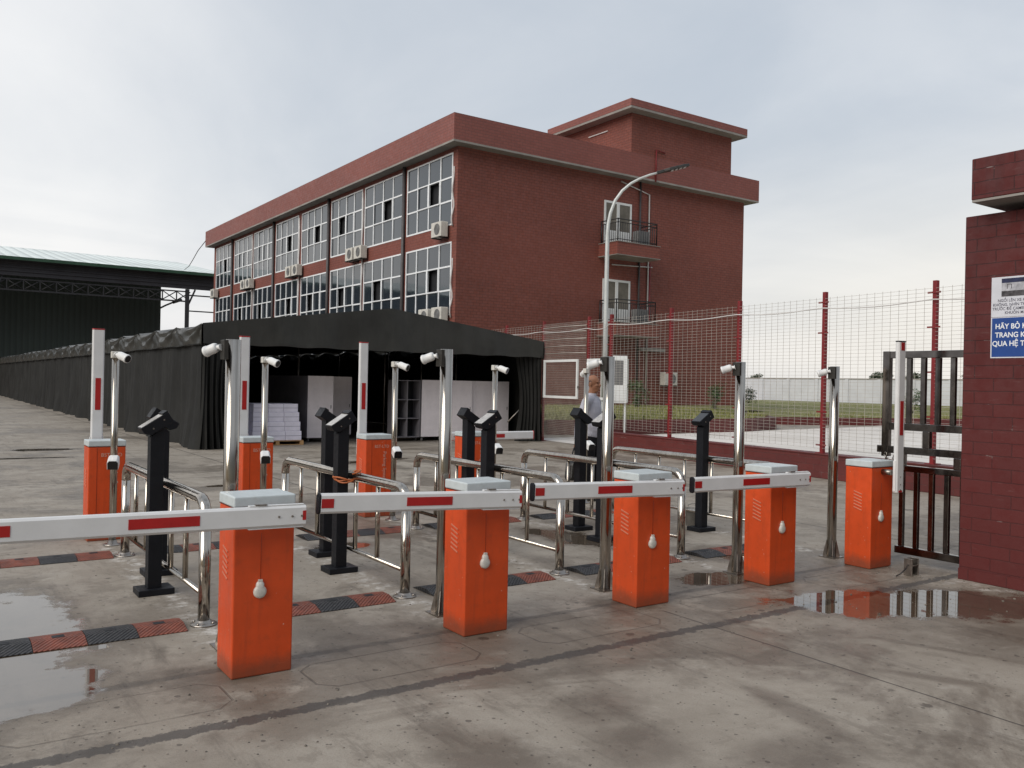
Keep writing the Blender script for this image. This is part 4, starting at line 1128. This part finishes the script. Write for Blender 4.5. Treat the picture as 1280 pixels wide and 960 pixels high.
# ------------------------------------------------------------------ green shed far left
def shed():
    t = thing('green_shed', 'long dark green metal shed with pale roof behind the tarpaulin shelter', 'shed', (-10,90,0))
    ox, oy = -10, 90
    X0, X1 = -70-ox, 20.9-ox
    b_ = MB(); b_.box(X0, X1, 5, 40, 1.6, 11.9); b_.build('wall', M['shed_wall'], t)
    b_ = MB(); b_.box(X0, X1-.05, 4.9, 4.99, 0, 1.9); b_.build('base_wall', M['plinth'], t)
    b_ = MB(); XR = 26.5-ox
    b_._add([(X0,-1.5,12.10),(XR,-1.5,12.10),(XR,22,15.9),(X0,22,15.9),(X0,-1.5,12.02),(XR,-1.5,12.02),(XR,22,15.8),(X0,22,15.8)], [(0,1,2,3),(7,6,5,4),(0,4,5,1),(1,5,6,2)])
    b_.build('roof', M['shed_roof'], t)
    b_ = MB(); b_.box(X0, XR, -1.62, -1.51, 11.80, 12.09); b_.build('gutter', M['shed_green'], t)
    b_ = MB(); b_.box(X0, XR, -.9, -.8, 10.42, 12.03)
    for k in range(4): b_.box(X0, XR, -.98, -.905, 10.46+k*.36, 10.56+k*.36)
    b_.build('fascia', M['shed_fascia'], t)
    b_ = MB(); xx = X0; k = 0
    b_.box(X0, 22.2-ox, -.86, -.74, 10.1, 10.22); b_.box(X0, 22.2-ox, -.86, -.74, 9.12, 9.26)
    while xx < 22.0-ox:
        b_.tube([(xx,-.8,9.25),(xx+1.3,-.8,10.12)], .05, 4); b_.tube([(xx,-.8,10.12),(xx+1.3,-.8,9.25)], .05, 4); b_.box(xx-.05, xx+.05, -.85, -.75, 9.26, 10.1); xx += 1.32
    b_.box(22.2-ox, XR, -.85, -.75, 9.75, 9.88); b_.box(22.2-ox, XR, -.85, -.75, 8.2, 8.32)
    b_.build('truss', M['shed_steel'], t)
    for cx in (22.1-ox, 5.5-ox, -12.0-ox):
        b_ = MB(); b_.box(cx-.17, cx+.17, -.95, -.62, 0, 10.4); b_.tube([(cx,-.78,8.6),(cx+.75,-.78,10.4)], .09, 6); b_.build('column', M['shed_steel'], t)
shed()

# far lamp seen between shed and building
t = thing('street_lamp', 'small far street lamp arm in the gap between shed and building', 'street lamp', (23.6,105,0))
MB().tube([(-1.5,0,0),(-1.5,0,9.1)], .09, 8).build('pole', M['lamp_head'], t)
MB().tube([(-1.5,0,9.0),(0,0,9.9),(.8,0,10.3)], .10, 8).build('arm', M['lamp_head'], t)
b_ = MB(); b_.tube([(.8,0,10.3),(1.8,0,10.7)], .17, 6); b_.build('lamp_head', M['lamp_head'], t)

# ------------------------------------------------------------------ street lamp behind the fence
t = thing('street_lamp', 'tall pale street lamp with curved arm in front of the brick building', 'street lamp', (20.33,23.68,0))
ax, ay = .80, -.60
def L(s_, z_): return (ax*s_, ay*s_, z_)
b_ = MB(); b_.box(-.2,.2,-.2,.2,.001,.03); b_.tube([(0,0,.03),(0,0,1.1)], .105, 14); b_.build('base', M['lamp_pole'], t)
arc = [L(0,7.1), L(.02,7.45), L(.09,7.85), L(.25,8.30), L(.50,8.66), L(.80,8.92), L(1.10,9.09), L(1.45,9.23), L(1.80,9.33)]
MB().tube([(0,0,1.0),(0,0,4),(0,0,7.0)]+arc, [.095,.085,.072]+[.068-.004*k for k in range(9)], 14).build('pole', M['lamp_pole'], t)
hd = MB()
yv = Vector((ax,ay,.26)).normalized(); xv = Vector((-ay,ax,0)); 
Mx = frame_mat(L(1.72,9.31), yv, xv)
hd.obox(Mx, 0, .30, -.07, .07, -.05, .05)
o_ = len(hd.v); hd.prism([(.25,-.11),(.45,-.17),(.95,-.17),(1.18,-.05),(1.18,.05),(.95,.17),(.45,.17),(.25,.11)], 'z', -.045, .045)
for q in range(o_, len(hd.v)): hd.v[q] = tuple(Mx @ Vector(hd.v[q]))
h_ = hd.build('lamp_head', M['lamp_head'], t, bevel=.012, fix=True)
ld = MB()
for k in range(4):
    a = .50+k*.15; ld.obox(Mx, a, a+.09, -.10, .10, -.060, -.046)
ld.build('led_panel', M['led'], h_)

# ------------------------------------------------------------------ red mesh fence on its brick plinth
def fence():
    ang = math.atan(.104)
    t = thing('mesh_fence', 'red posted wire mesh fence on a low dark red brick plinth', 'fence', (13.168+.104*12,12,0), -ang)
    oy = 12
    ys = []
    for y in (23.0, 21.07, 19.23, 17.29, 16.42, 14.34, 12.34, 10.26, 8.08, 5.95, 3.8, 1.6):
        k_ = 13.168/(14.3-.104*y); ys.append(12+(y*k_-12)/math.cos(ang))
    pl = MB(); pl.box(-.16, .16, -11.0, ys[4]+.08-oy, .001, .44); pl.build('plinth', M['plinth'], t, bevel=.01)
    cp = MB(); cp.box(-.175, .175, -11.0, ys[4]+.09-oy, .4415, .468); cp.build('coping', M['plinth'], t, bevel=.006)
    for y in ys:
        base = .469 if y < ys[4]+.1 else .002
        p = MB(); p.box(-.037, .037, y-.037-oy, y+.037-oy, base, 3.53)
        q = p.build('post', M['red_paint'], t, bevel=.004)
        b_ = MB()
        for z_ in (.62, 1.25, 2.0, 2.75, 3.33): b_.box(-.05, -.0375, y-.12-oy, y+.12-oy, z_-.015, z_+.015)
        b_.box(-.09, .09, y-.09-oy, y+.09-oy, base, base+.012); b_.build('bracket', M['red_paint'], q)
    for a, b in zip(ys[1:], ys[:-1]):
        z0 = .56 if b < ys[4]+.1 else .12
        m_ = MB(); pitch = .066; wr = .0021
        dense = b == ys[2]
        z = z0
        while z < 3.42:
            m_.box(-.052-wr, -.052+wr, a+.037-oy, b-.037-oy, z-wr, z+wr); z += pitch if not dense else .05
        nvert = max(2, int(round((b-a)/(.165 if not dense else .06))))
        for k in range(1, nvert):
            y = a+(b-a)*k/nvert; m_.box(-.0595-wr, -.0595+wr, y-wr-oy, y+wr-oy, z0, 3.42)
        if dense:
            for z_ in (2.55, 2.75, 2.95, 3.15, 3.3): m_.tube([(-.07,a+.04-oy,z_),(-.07,(a+b)/2-oy,z_+.02),(-.07,b-.04-oy,z_+.005)], .010, 6)
        m_.build('wire_mesh', M['wire'], t)
    pts = []
    for a, b in zip(ys[:-1], ys[1:]):
        for k in range(6): f_ = k/6; pts.append((-.085, a+(b-a)*f_-oy, 3.24-.055*math.sin(PI*f_)+.03*math.sin(a*3.0)))
    MB().tube(pts, .010, 6).build('cable', M['cable'], t)
fence()
def wframe(y0, y1, z0, z1, lab):  # open white frame hung on the mesh, no board inside
    k0 = 13.168/(14.3-.104*y0); k1 = 13.168/(14.3-.104*y1); an = math.atan(.104)
    t = thing('white_frame', lab, 'white_frame', (14.3*k0-.10, y0*k0, 0), -an, 'empty white frames on the mesh fence'); w_ = .035
    D_ = (y1*k1-y0*k0)/math.cos(an)
    b_ = MB()
    b_.box(-.03,.02,0,w_*2,z0,z1); b_.box(-.03,.02,D_-w_*2,D_,z0,z1); b_.box(-.03,.02,w_*2+.001,D_-w_*2-.001,z1-w_*2,z1); b_.box(-.03,.02,w_*2+.001,D_-w_*2-.001,z0,z0+w_*2)
    b_.build('border', M['door_white'], t, bevel=.004)
    b_ = MB(); b_.box(-.022,.021,-.04,-.001,z0+.3,z0+.36); b_.build('hinge', M['steel_dull'], t)
wframe(17.60, 19.08, 1.28, 2.38, 'large empty white rectangular frame on the mesh fence by the right shelter curtain')
wframe(16.50, 17.22, 1.28, 2.38, 'small empty white rectangular frame on the mesh fence behind the man')
t = thing('meter_cabinet', 'white meter cabinet with louvred door standing on legs behind the fence', 'cabinet', (19.55,22.55,0), R(-40))
b_ = MB(); b_.box(0,.62,0,.32,1.08,2.70); b_.build('casing', M['door_white'], t, bevel=.01)
b_ = MB(); b_.box(.06,.56,-.014,-.001,1.14,2.64); d_ = b_.build('door', M['door_white'], t, bevel=.004)
b_ = MB()
for k in range(15): b_.box(.20,.48,-.024,-.0145,1.72+k*.055,1.752+k*.055)
b_.box(.19,.49,-.0145,-.0142,1.70,2.54); b_.build('louvre', M['grille'], d_)
for q in (.05,.57): b_ = MB(); b_.box(q-.03,q+.03,.13,.19,.001,1.079); b_.build('leg', M['door_white'], t)

# low wall unit by the gable foot seen through the mesh
t = dup(ac); t.location = (31.7,32.1,1.75); t.rotation_euler = (0,0,R(90)); t['label'] = 'air conditioner low on the gable wall seen through the mesh fence'; 

# ------------------------------------------------------------------ far white wall
t = thing('boundary_wall', 'long whitewashed boundary wall beyond the lawn', 'wall', (86,40,0))
b_ = MB(); b_.box(0,.25,-90,60,0,2.95); b_.build('wall', M['far_wall'], t)
b_ = MB(); b_.box(-.06,.31,-90,60,2.952,3.06); b_.build('coping', M['concrete_soffit'], t)
for k in range(38): 
    b_ = MB(); yy = -88+k*3.95; b_.box(-.12,-.001,yy-.2,yy+.2,0,2.95); b_.build('pilaster', M['far_wall'], t)

# ------------------------------------------------------------------ vegetation
def leafball(n, rx, ry, rz, size, seed, clumps=9):
    rnd = random.Random(seed); m_ = MB()
    cs = [(rnd.uniform(-.6,.6)*rx, rnd.uniform(-.6,.6)*ry, rnd.uniform(-.75,.75)*rz, rnd.uniform(.3,.6)) for _ in range(clumps)]
    for i in range(n):
        c_ = rnd.choice(cs)
        v = Vector((rnd.gauss(0,1), rnd.gauss(0,1), rnd.gauss(0,1))).normalized()*(rnd.random()**.4)*c_[3]
        p = Vector((c_[0]+v.x*rx, c_[1]+v.y*ry, c_[2]+v.z*rz))
        a = Vector((rnd.gauss(0,1), rnd.gauss(0,1), rnd.gauss(0,.6))).normalized(); b = a.cross(Vector((rnd.gauss(0,1), rnd.gauss(0,1), rnd.gauss(0,1)))).normalized()
        s_ = size*rnd.uniform(.6,1.3)
        m_._add([p-a*s_, p+b*s_*.4, p+a*s_, p-b*s_*.4], [(0,1,2,3)])
    return m_
def shrub(x_, y_, z_, w_, h_, lab, seed):
    t = thing('shrub', lab, 'shrub', (x_,y_,z_))
    m_ = leafball(900, w_/2, w_/2, h_/2, .055, seed, 12); m_.v = [(a,b,c+h_*.52) for a,b,c in m_.v]; m_.build('foliage', M['leaf'], t)
    s_ = MB()
    for k in range(4): a = k*1.6; s_.tube([(0,0,0),(.12*math.cos(a)*w_,.12*math.sin(a)*w_,h_*.3),(.3*math.cos(a)*w_,.3*math.sin(a)*w_,h_*.65)], [.02,.014,.007], 6)
    s_.build('stem', M['bark'], t)
shrub(28.4,30.6,.62,1.15,1.35,'rounded green shrub at the gable foot behind the meter cabinet',1)
shrub(32.6,29.6,.55,1.1,1.5,'pale green shrub near the right corner of the brick building',2)
shrub(46.5,27.5,.45,1.4,1.3,'dark shrub on the lawn seen left of the furthest right post',3)
shrub(51.0,23.0,.45,1.5,1.2,'dark shrub on the lawn seen through the steel gate',4)
shrub(45.0,38.0,.7,1.3,1.0,'low shrub on the lawn close to the white wall',5)
def tree(x_, y_, h_, w_, lab, seed):
    t = thing('tree', lab, 'tree', (x_,y_,0)); rnd = random.Random(seed)
    s_ = MB(); s_.tube([(0,0,0),(.1,0,h_*.4),(.05,.1,h_*.75)], [.16,.12,.05], 8)
    for k in range(5):
        a = rnd.uniform(0,2*PI); z0 = h_*rnd.uniform(.45,.65); s_.tube([(.08,.03,z0),(w_*.25*math.cos(a),w_*.25*math.sin(a),z0+.35),(w_*.42*math.cos(a),w_*.42*math.sin(a),z0+.6)], [.06,.04,.015], 6)
    s_.build('trunk', M['bark'], t)
    m_ = leafball(1300, w_/2, w_/2, h_*.24, .16, seed, 16); m_.v = [(a,b,c+h_*.78) for a,b,c in m_.v]; m_.build('crown', M['leaf_far'], t)
tree(98,62.0,3.95,3.6,'distant tree top above the white wall behind the left stile of the steel gate',11)
tree(98,57.8,4.1,2.4,'distant tree top above the white wall behind the upright arm',12)
tree(98,51.0,3.95,3.0,'distant tree top above the white wall seen between the gate bars',13)
tree(112,93.0,4.0,2.6,'small distant tree top above the white wall left of the furthest right post',14)

# ------------------------------------------------------------------ brick gate pier with its canopy
t = thing('gate_pier', 'dark red brick gate pier at the right edge under an overhanging brick beam', 'gate pier', (7.72,4.10,0))
b_ = MB(); b_.box(0, 1.3, -3.4, 0, 0, 3.235); b_.build('pier', M['pier'], t, bevel=.006)
b_ = MB(); b_.box(-.24, 1.8, -3.9, -.17, 3.325, 3.68); b_.build('beam', M['pier'], t, bevel=.008)
b_ = MB(); b_.box(-.235, 1.79, -3.89, -.175, 3.305, 3.3245); b_.build('soffit', M['concrete_soffit'], t)
b_ = MB(); b_.box(.5, 1.25, -3.3, -.5, 3.236, 3.3045); b_.build('bearing', M['concrete_soffit'], t)
b_ = MB(); b_.box(-.015, -.0015, -3.4, -.002, .002, .10); b_.build('skirting', M['pier'], t)
# notices on the pier
M['blue'] = paint('blue_sign_vinyl', (.012, .055, .24), .35, vary=.08, scale=6)
M['white_ink'] = paint('white_ink', (.78, .80, .82), .5, vary=.04)
M['paper'] = paint('white_paper', (.60, .61, .66), .6, vary=.05, scale=6)
M['ink'] = paint('grey_ink', (.12, .12, .16), .6, vary=.1)
M['photo_a'] = paint('printed_picture_dark', (.06, .055, .06), .4, vary=.6, scale=25)
M['photo_b'] = paint('printed_picture_blue', (.015, .02, .06), .4, vary=.3, scale=15)
M['photo_c'] = paint('printed_picture_pale', (.38, .38, .41), .4, vary=.3, scale=18)
def on_wall(y, z, off=.0): return frame_mat((7.72-.0035-off, y, z), (0,-1,0), (0,0,1))
t = thing('notice', 'blue notice with white Vietnamese lettering on the brick pier', 'sign', (7.72,3.86,1.97))
b_ = MB(); b_.box(-.0030, -.0005, -.60, 0, 0, .352); b_.build('white_edge', M['paper'], t)
b_ = MB(); b_.box(-.0042, -.0031, -.588, -.010, .010, .346); b_.build('board', M['blue'], t)
inv = Matrix.Translation((-7.72,-3.86,-1.97))
def sgn(txt, y, z, size, mat, par, base, wgt=.0, xs=1.0):
    mm = Matrix.Translation((-7.72, -base[0], -base[1])) @ on_wall(y, z, .0012)
    text_mesh('lettering', txt, size, mat, mm, par, weight=wgt, xs=xs)
sgn('HÃY BỎ KHẨU', 3.822, 2.222, .062, M['white_ink'], t, (3.86,1.97), .0012, .92)
sgn('TRANG KHI ĐI', 3.822, 2.148, .062, M['white_ink'], t, (3.86,1.97), .0012, .92)
sgn('QUA HỆ THỐNG', 3.845, 2.074, .062, M['white_ink'], t, (3.86,1.97), .0012, .92)
t = thing('poster', 'white paper poster with a picture and grey Vietnamese lettering above the blue notice', 'poster', (7.72,3.86,2.325))
b_ = MB(); b_.box(-.0030, -.0005, -.60, 0, 0, .345); b_.build('paper', M['paper'], t)
b_ = MB(); b_.box(-.0040, -.0031, -.50, -.085, .175, .330); pc = b_.build('picture', M['photo_c'], t)
b_ = MB(); b_.box(-.0047, -.0041, -.50, -.085, .292, .330); b_.build('picture_sky', M['photo_b'], pc)
b_ = MB(); b_.box(-.0047, -.0041, -.50, -.085, .175, .222); b_.box(-.0047, -.0041, -.135, -.130, .24, .28); b_.box(-.0047, -.0041, -.17, -.165, .24, .28); b_.box(-.0047, -.0041, -.1645, -.1355, .275, .28); b_.build('picture_road', M['photo_a'], pc)
sgn('NGỒI LÊN XE KHI', 3.805, 2.455, .034, M['ink'], t, (3.86,2.325), .0002, .95)
sgn('KHÔNG, NHÌN THẲNG', 3.845, 2.419, .034, M['ink'], t, (3.86,2.325), .0002, .95)
sgn('TRƯỚC ĐỂ CAMERA', 3.850, 2.384, .034, M['ink'], t, (3.86,2.325), .0002, .95)
sgn('KHUÔN MẶT', 3.745, 2.349, .034, M['ink'], t, (3.86,2.325), .0002, .95)

# ------------------------------------------------------------------ steel gate leaf beside the pier
t = thing('steel_gate', 'stainless steel gate leaf with vertical bars beside the brick pier', 'gate', (7.97,5.02,0))
def gb_(nm, y0, y1, z0, z1, th=.028, mat=None):
    b_ = MB(); b_.box(-th, th, y0, y1, z0, z1); return b_.build(nm, mat or M['gate_steel'], t, bevel=.004)
LG = -1.45
gb_('stile', -.075, 0, 1.02, 2.06); gb_('top_rail', LG, -.0755, 1.99, 2.058)
gb_('rail', LG, -.0755, 1.285, 1.355, .026); gb_('rail', LG, .05, 1.055, 1.125, .024); gb_('rail', LG, -.16, .885, .945); gb_('bottom_rail', LG, -.16, .085, .155)
for k in range(9):
    y = -.27-k*.145; gb_('bar', y-.024, y+.024, 1.3555, 1.9895, .02)
for k in range(9):
    y = -.215-k*.15; gb_('bar', y-.024, y+.024, .1555, .8845, .02)
for y in (-.46, -1.1): gb_('stub', y-.035, y+.035, 1.1255, 1.2845)
gb_('stub', -.245, -.185, .9455, 1.0545); gb_('stub', -.80, -.73, .9455, 1.0545)
b_ = MB()
for k in range(9):
    a = k*.06; c_ = (-.045-.012*(k % 2), -.06-.012*k, 1.04-.028*k if k < 5 else .90+.03*(k-4))
    b_.tube([(c_[0]+.018*math.cos(q*PI/4)*(1 if k % 2 else .3), c_[1]+.018*math.cos(q*PI/4)*(.3 if k % 2 else 1), c_[2]+.022*math.sin(q*PI/4)) for q in range(9)], .005, 5)
b_.build('chain', M['steel_dull'], t)
# stub post in the ground
t = thing('ground_stub', 'short steel stub post with a wire set in the concrete by the gate', 'stub post', (7.47,4.40,0))
b_ = MB(); b_.box(-.055,-.043,-.04,.04,.001,.155); b_.box(.043,.055,-.04,.04,.001,.155); b_.box(-.0425,.0425,.028,.04,.001,.155); b_.box(-.0425,.0425,-.04,-.028,.085,.097); b_.build('stub', M['steel_dull'], t, bevel=.003)
b_ = MB(); b_.tube([(-.05,0,.10),(-.13,-.02,.07),(-.17,.0,.03),(-.19,.03,.006)], .006, 6); b_.build('wire', M['iron'], t)
# pail by the right reader
t = thing('pail', 'small grey pail on the ground behind the furthest right reader', 'pail', (7.74,7.35,0))
b_ = MB(); b_.lathe([(.075,.001),(.095,.20),(.100,.20),(.100,.21),(.092,.21),(.074,.012)], None, 20); b_.build('body', M['bucket'], t)
b_ = MB(); b_.tube([(-.098,0,.20),(-.07,0,.25),(0,0,.27),(.07,0,.25),(.098,0,.20)], .004, 6); b_.build('handle', M['steel_dull'], t)

# ------------------------------------------------------------------ the man
def remesh(mb, name, mat, parent, vox, smooth=3):
    o = mb.build(name+'_src', None)
    md = o.modifiers.new('r', 'REMESH'); md.mode = 'VOXEL'; md.voxel_size = vox; md.use_smooth_shade = True
    ms = o.modifiers.new('s', 'SMOOTH'); ms.iterations = smooth; ms.factor = .5
    bpy.context.view_layer.update()
    me = bpy.data.meshes.new_from_object(o.evaluated_get(bpy.context.evaluated_depsgraph_get()))
    old = o.data; bpy.data.objects.remove(o); bpy.data.meshes.remove(old)
    me.name = name; me.materials.clear(); me.materials.append(mat)
    for p in me.polygons: p.use_smooth = True
    q = bpy.data.objects.new(name, me); C.objects.link(q); q.parent = parent
    return q
def limb(m_, pts, rs, n=14):
    # overlapping balls and tube so the union is continuous
    m_.tube(pts, rs, n)
    for p, r_ in zip(pts, rs): m_.ball(p, r_*1.0, 12, 8)
def man():
    # local: faces +Y, left is -X
    t = thing('person', 'man in a pale lilac shirt and black trousers standing behind the lanes', 'person', (8.12,9.72,0), R(-150))
    b = MB()
    # head
    hz = 1.635
    b.ball((0,.005,hz+.035), (.074,.094,.092)); b.ball((0,.028,hz-.035), (.060,.072,.075)); b.ball((0,.048,hz-.088), (.040,.042,.034))
    b.ball((0,.108,hz-.018), (.014,.020,.024)); b.ball((0,.098,hz+.012), (.010,.012,.026))
    b.ball((0,.082,hz+.030), (.055,.020,.014)); b.ball((0,.094,hz-.062), (.024,.010,.007)); b.ball((0,.094,hz-.074), (.020,.010,.007))
    for s_ in (-1, 1): b.ball((s_*.075,-.005,hz-.005), (.010,.022,.034)); b.ball((s_*.034,.078,hz-.022), (.024,.020,.020))
    limb(b, [(0,-.015,1.42),(0,-.005,1.50),(0,.010,1.58)], [.064,.056,.054])
    # torso and legs under the clothes
    b.ball((0,0,1.24), (.165,.105,.22)); b.ball((0,.02,1.02), (.150,.115,.16)); b.ball((0,0,.92), (.155,.105,.11))
    limb(b, [(-.165,-.01,1.40),(0,-.01,1.42),(.165,-.01,1.40)], [.055,.07,.055])
    for s_, ks in ((-1, .02), (1, -.02)):
        limb(b, [(s_*.085,0,.90),(s_*.095,ks+.02,.50),(s_*.10,ks-.01,.10)], [.085,.056,.040])
        limb(b, [(s_*.10,ks-.03,.045),(s_*.105,ks+.13,.035)], [.038,.030])
    # arms: shoulder, elbow, wrist, then palm and fingers
    for s_ in (-1, 1):
        back = -.16 if s_ > 0 else .02
        S_ = Vector((s_*.185,-.01,1.39)); E_ = Vector((s_*.235,-.03+back*.5,1.10)); W_ = Vector((s_*.235,.03+back,.86))
        limb(b, [S_, E_, W_], [.052,.040,.028])
        d_ = (W_-E_).normalized(); pal = W_+d_*.05
        b.ball(pal, (.020,.036,.048))
        for k in range(4):
            off = Vector((0, .027-.018*k, 0)); ln = [.036,.042,.039,.030][k]
            p0 = pal+off+d_*.035; p1 = p0+d_*ln; p2 = p1+d_*ln*.6+Vector((-s_*.016,0,0))
            limb(b, [p0,p1,p2], [.0095,.0085,.0075], 8)
        limb(b, [pal+Vector((0,.03,.01)), pal+Vector((-s_*.012,.052,-.015)), pal+Vector((-s_*.014,.055,-.045))], [.011,.010,.008], 8)
    remesh(b, 'body', M['skin'], t, .0085, 2)
    # eyes
    e = MB()
    for s_ in (-1, 1): e.ball((s_*.032,.0905,hz+.010), (.011,.006,.006), 10, 6)
    e.build('eye', M['lens'], t)
    hr = MB(); 
    hr.grid(lambda u, v: ((.0765*math.cos(v*PI*.5))*math.cos(PI*(.98+u*1.04)), .004+(.0965*math.cos(v*PI*.5))*math.sin(PI*(.98+u*1.04)), hz+.035+(.0945)*math.sin(v*PI*.5)-.028*(1-v)), 24, 8)
    hr.build('hair', paint('cropped_hair', (.075,.040,.028), .7, vary=.3, scale=60), t)
    s = MB()
    s.ball((0,0,1.24), (.190,.130,.24)); s.ball((0,.03,1.04), (.178,.145,.19)); s.ball((0,.01,.94), (.178,.130,.12))
    limb(s, [(-.165,-.01,1.395),(0,-.01,1.405),(.165,-.01,1.395)], [.070,.088,.070])
    limb(s, [(0,-.012,1.42),(0,-.006,1.475)], [.074,.066])
    for s_ in (-1, 1):
        back = -.16 if s_ > 0 else .02
        S_ = Vector((s_*.185,-.01,1.385)); E_ = Vector((s_*.238,-.03+back*.5,1.10)); W_ = Vector((s_*.236,.03+back,.885))
        limb(s, [S_, S_.lerp(E_,.5), E_, E_.lerp(W_,.5), W_], [.072,.064,.054,.048,.040])
    remesh(s, 'shirt', M['shirt'], t, .011, 2)
    bt = MB(); bt.box(-.006,.006,.10,.145,.95,1.40); 
    p = MB()
    p.ball((0,.0,.89), (.172,.125,.10))
    for s_, ks in ((-1, .02), (1, -.02)):
        limb(p, [(s_*.085,0,.86),(s_*.095,ks+.02,.50),(s_*.10,ks-.01,.08)], [.098,.074,.064])
    remesh(p, 'trousers', M['trousers'], t, .011, 2)
    for s_, ks in ((-1, .02), (1, -.02)):
        h = MB(); h.ball((s_*.10,ks-.03,.045), (.046,.06,.045)); h.ball((s_*.105,ks+.10,.034), (.046,.085,.034)); h.box(s_*.10-.042, s_*.10+.042, ks-.08, ks+.17, .002, .02)
        remesh(h, 'shoe', M['shoe'], t, .010, 2)
    t.scale = (1.03,1.03,1.03)
    return t
man()
# black bag held at the man's back
t = thing('bag', 'black bag carried in the lowered hand of the man', 'bag', (7.80,9.72,.30), R(20))
b_ = MB(); b_.prism([(-.13,.0),(.13,.0),(.15,.05),(.12,.25),(.08,.28),(-.08,.28),(-.12,.25),(-.15,.05)], 'y', -.07, .07); b_.build('body', M['shoe'], t, bevel=.03, seg=3, fix=True)
b_ = MB(); b_.tube([(-.07,0,.275),(-.035,0,.40),(0,0,.46),(.035,0,.40),(.07,0,.275)], .010, 8); b_.build('strap', M['black'], t)
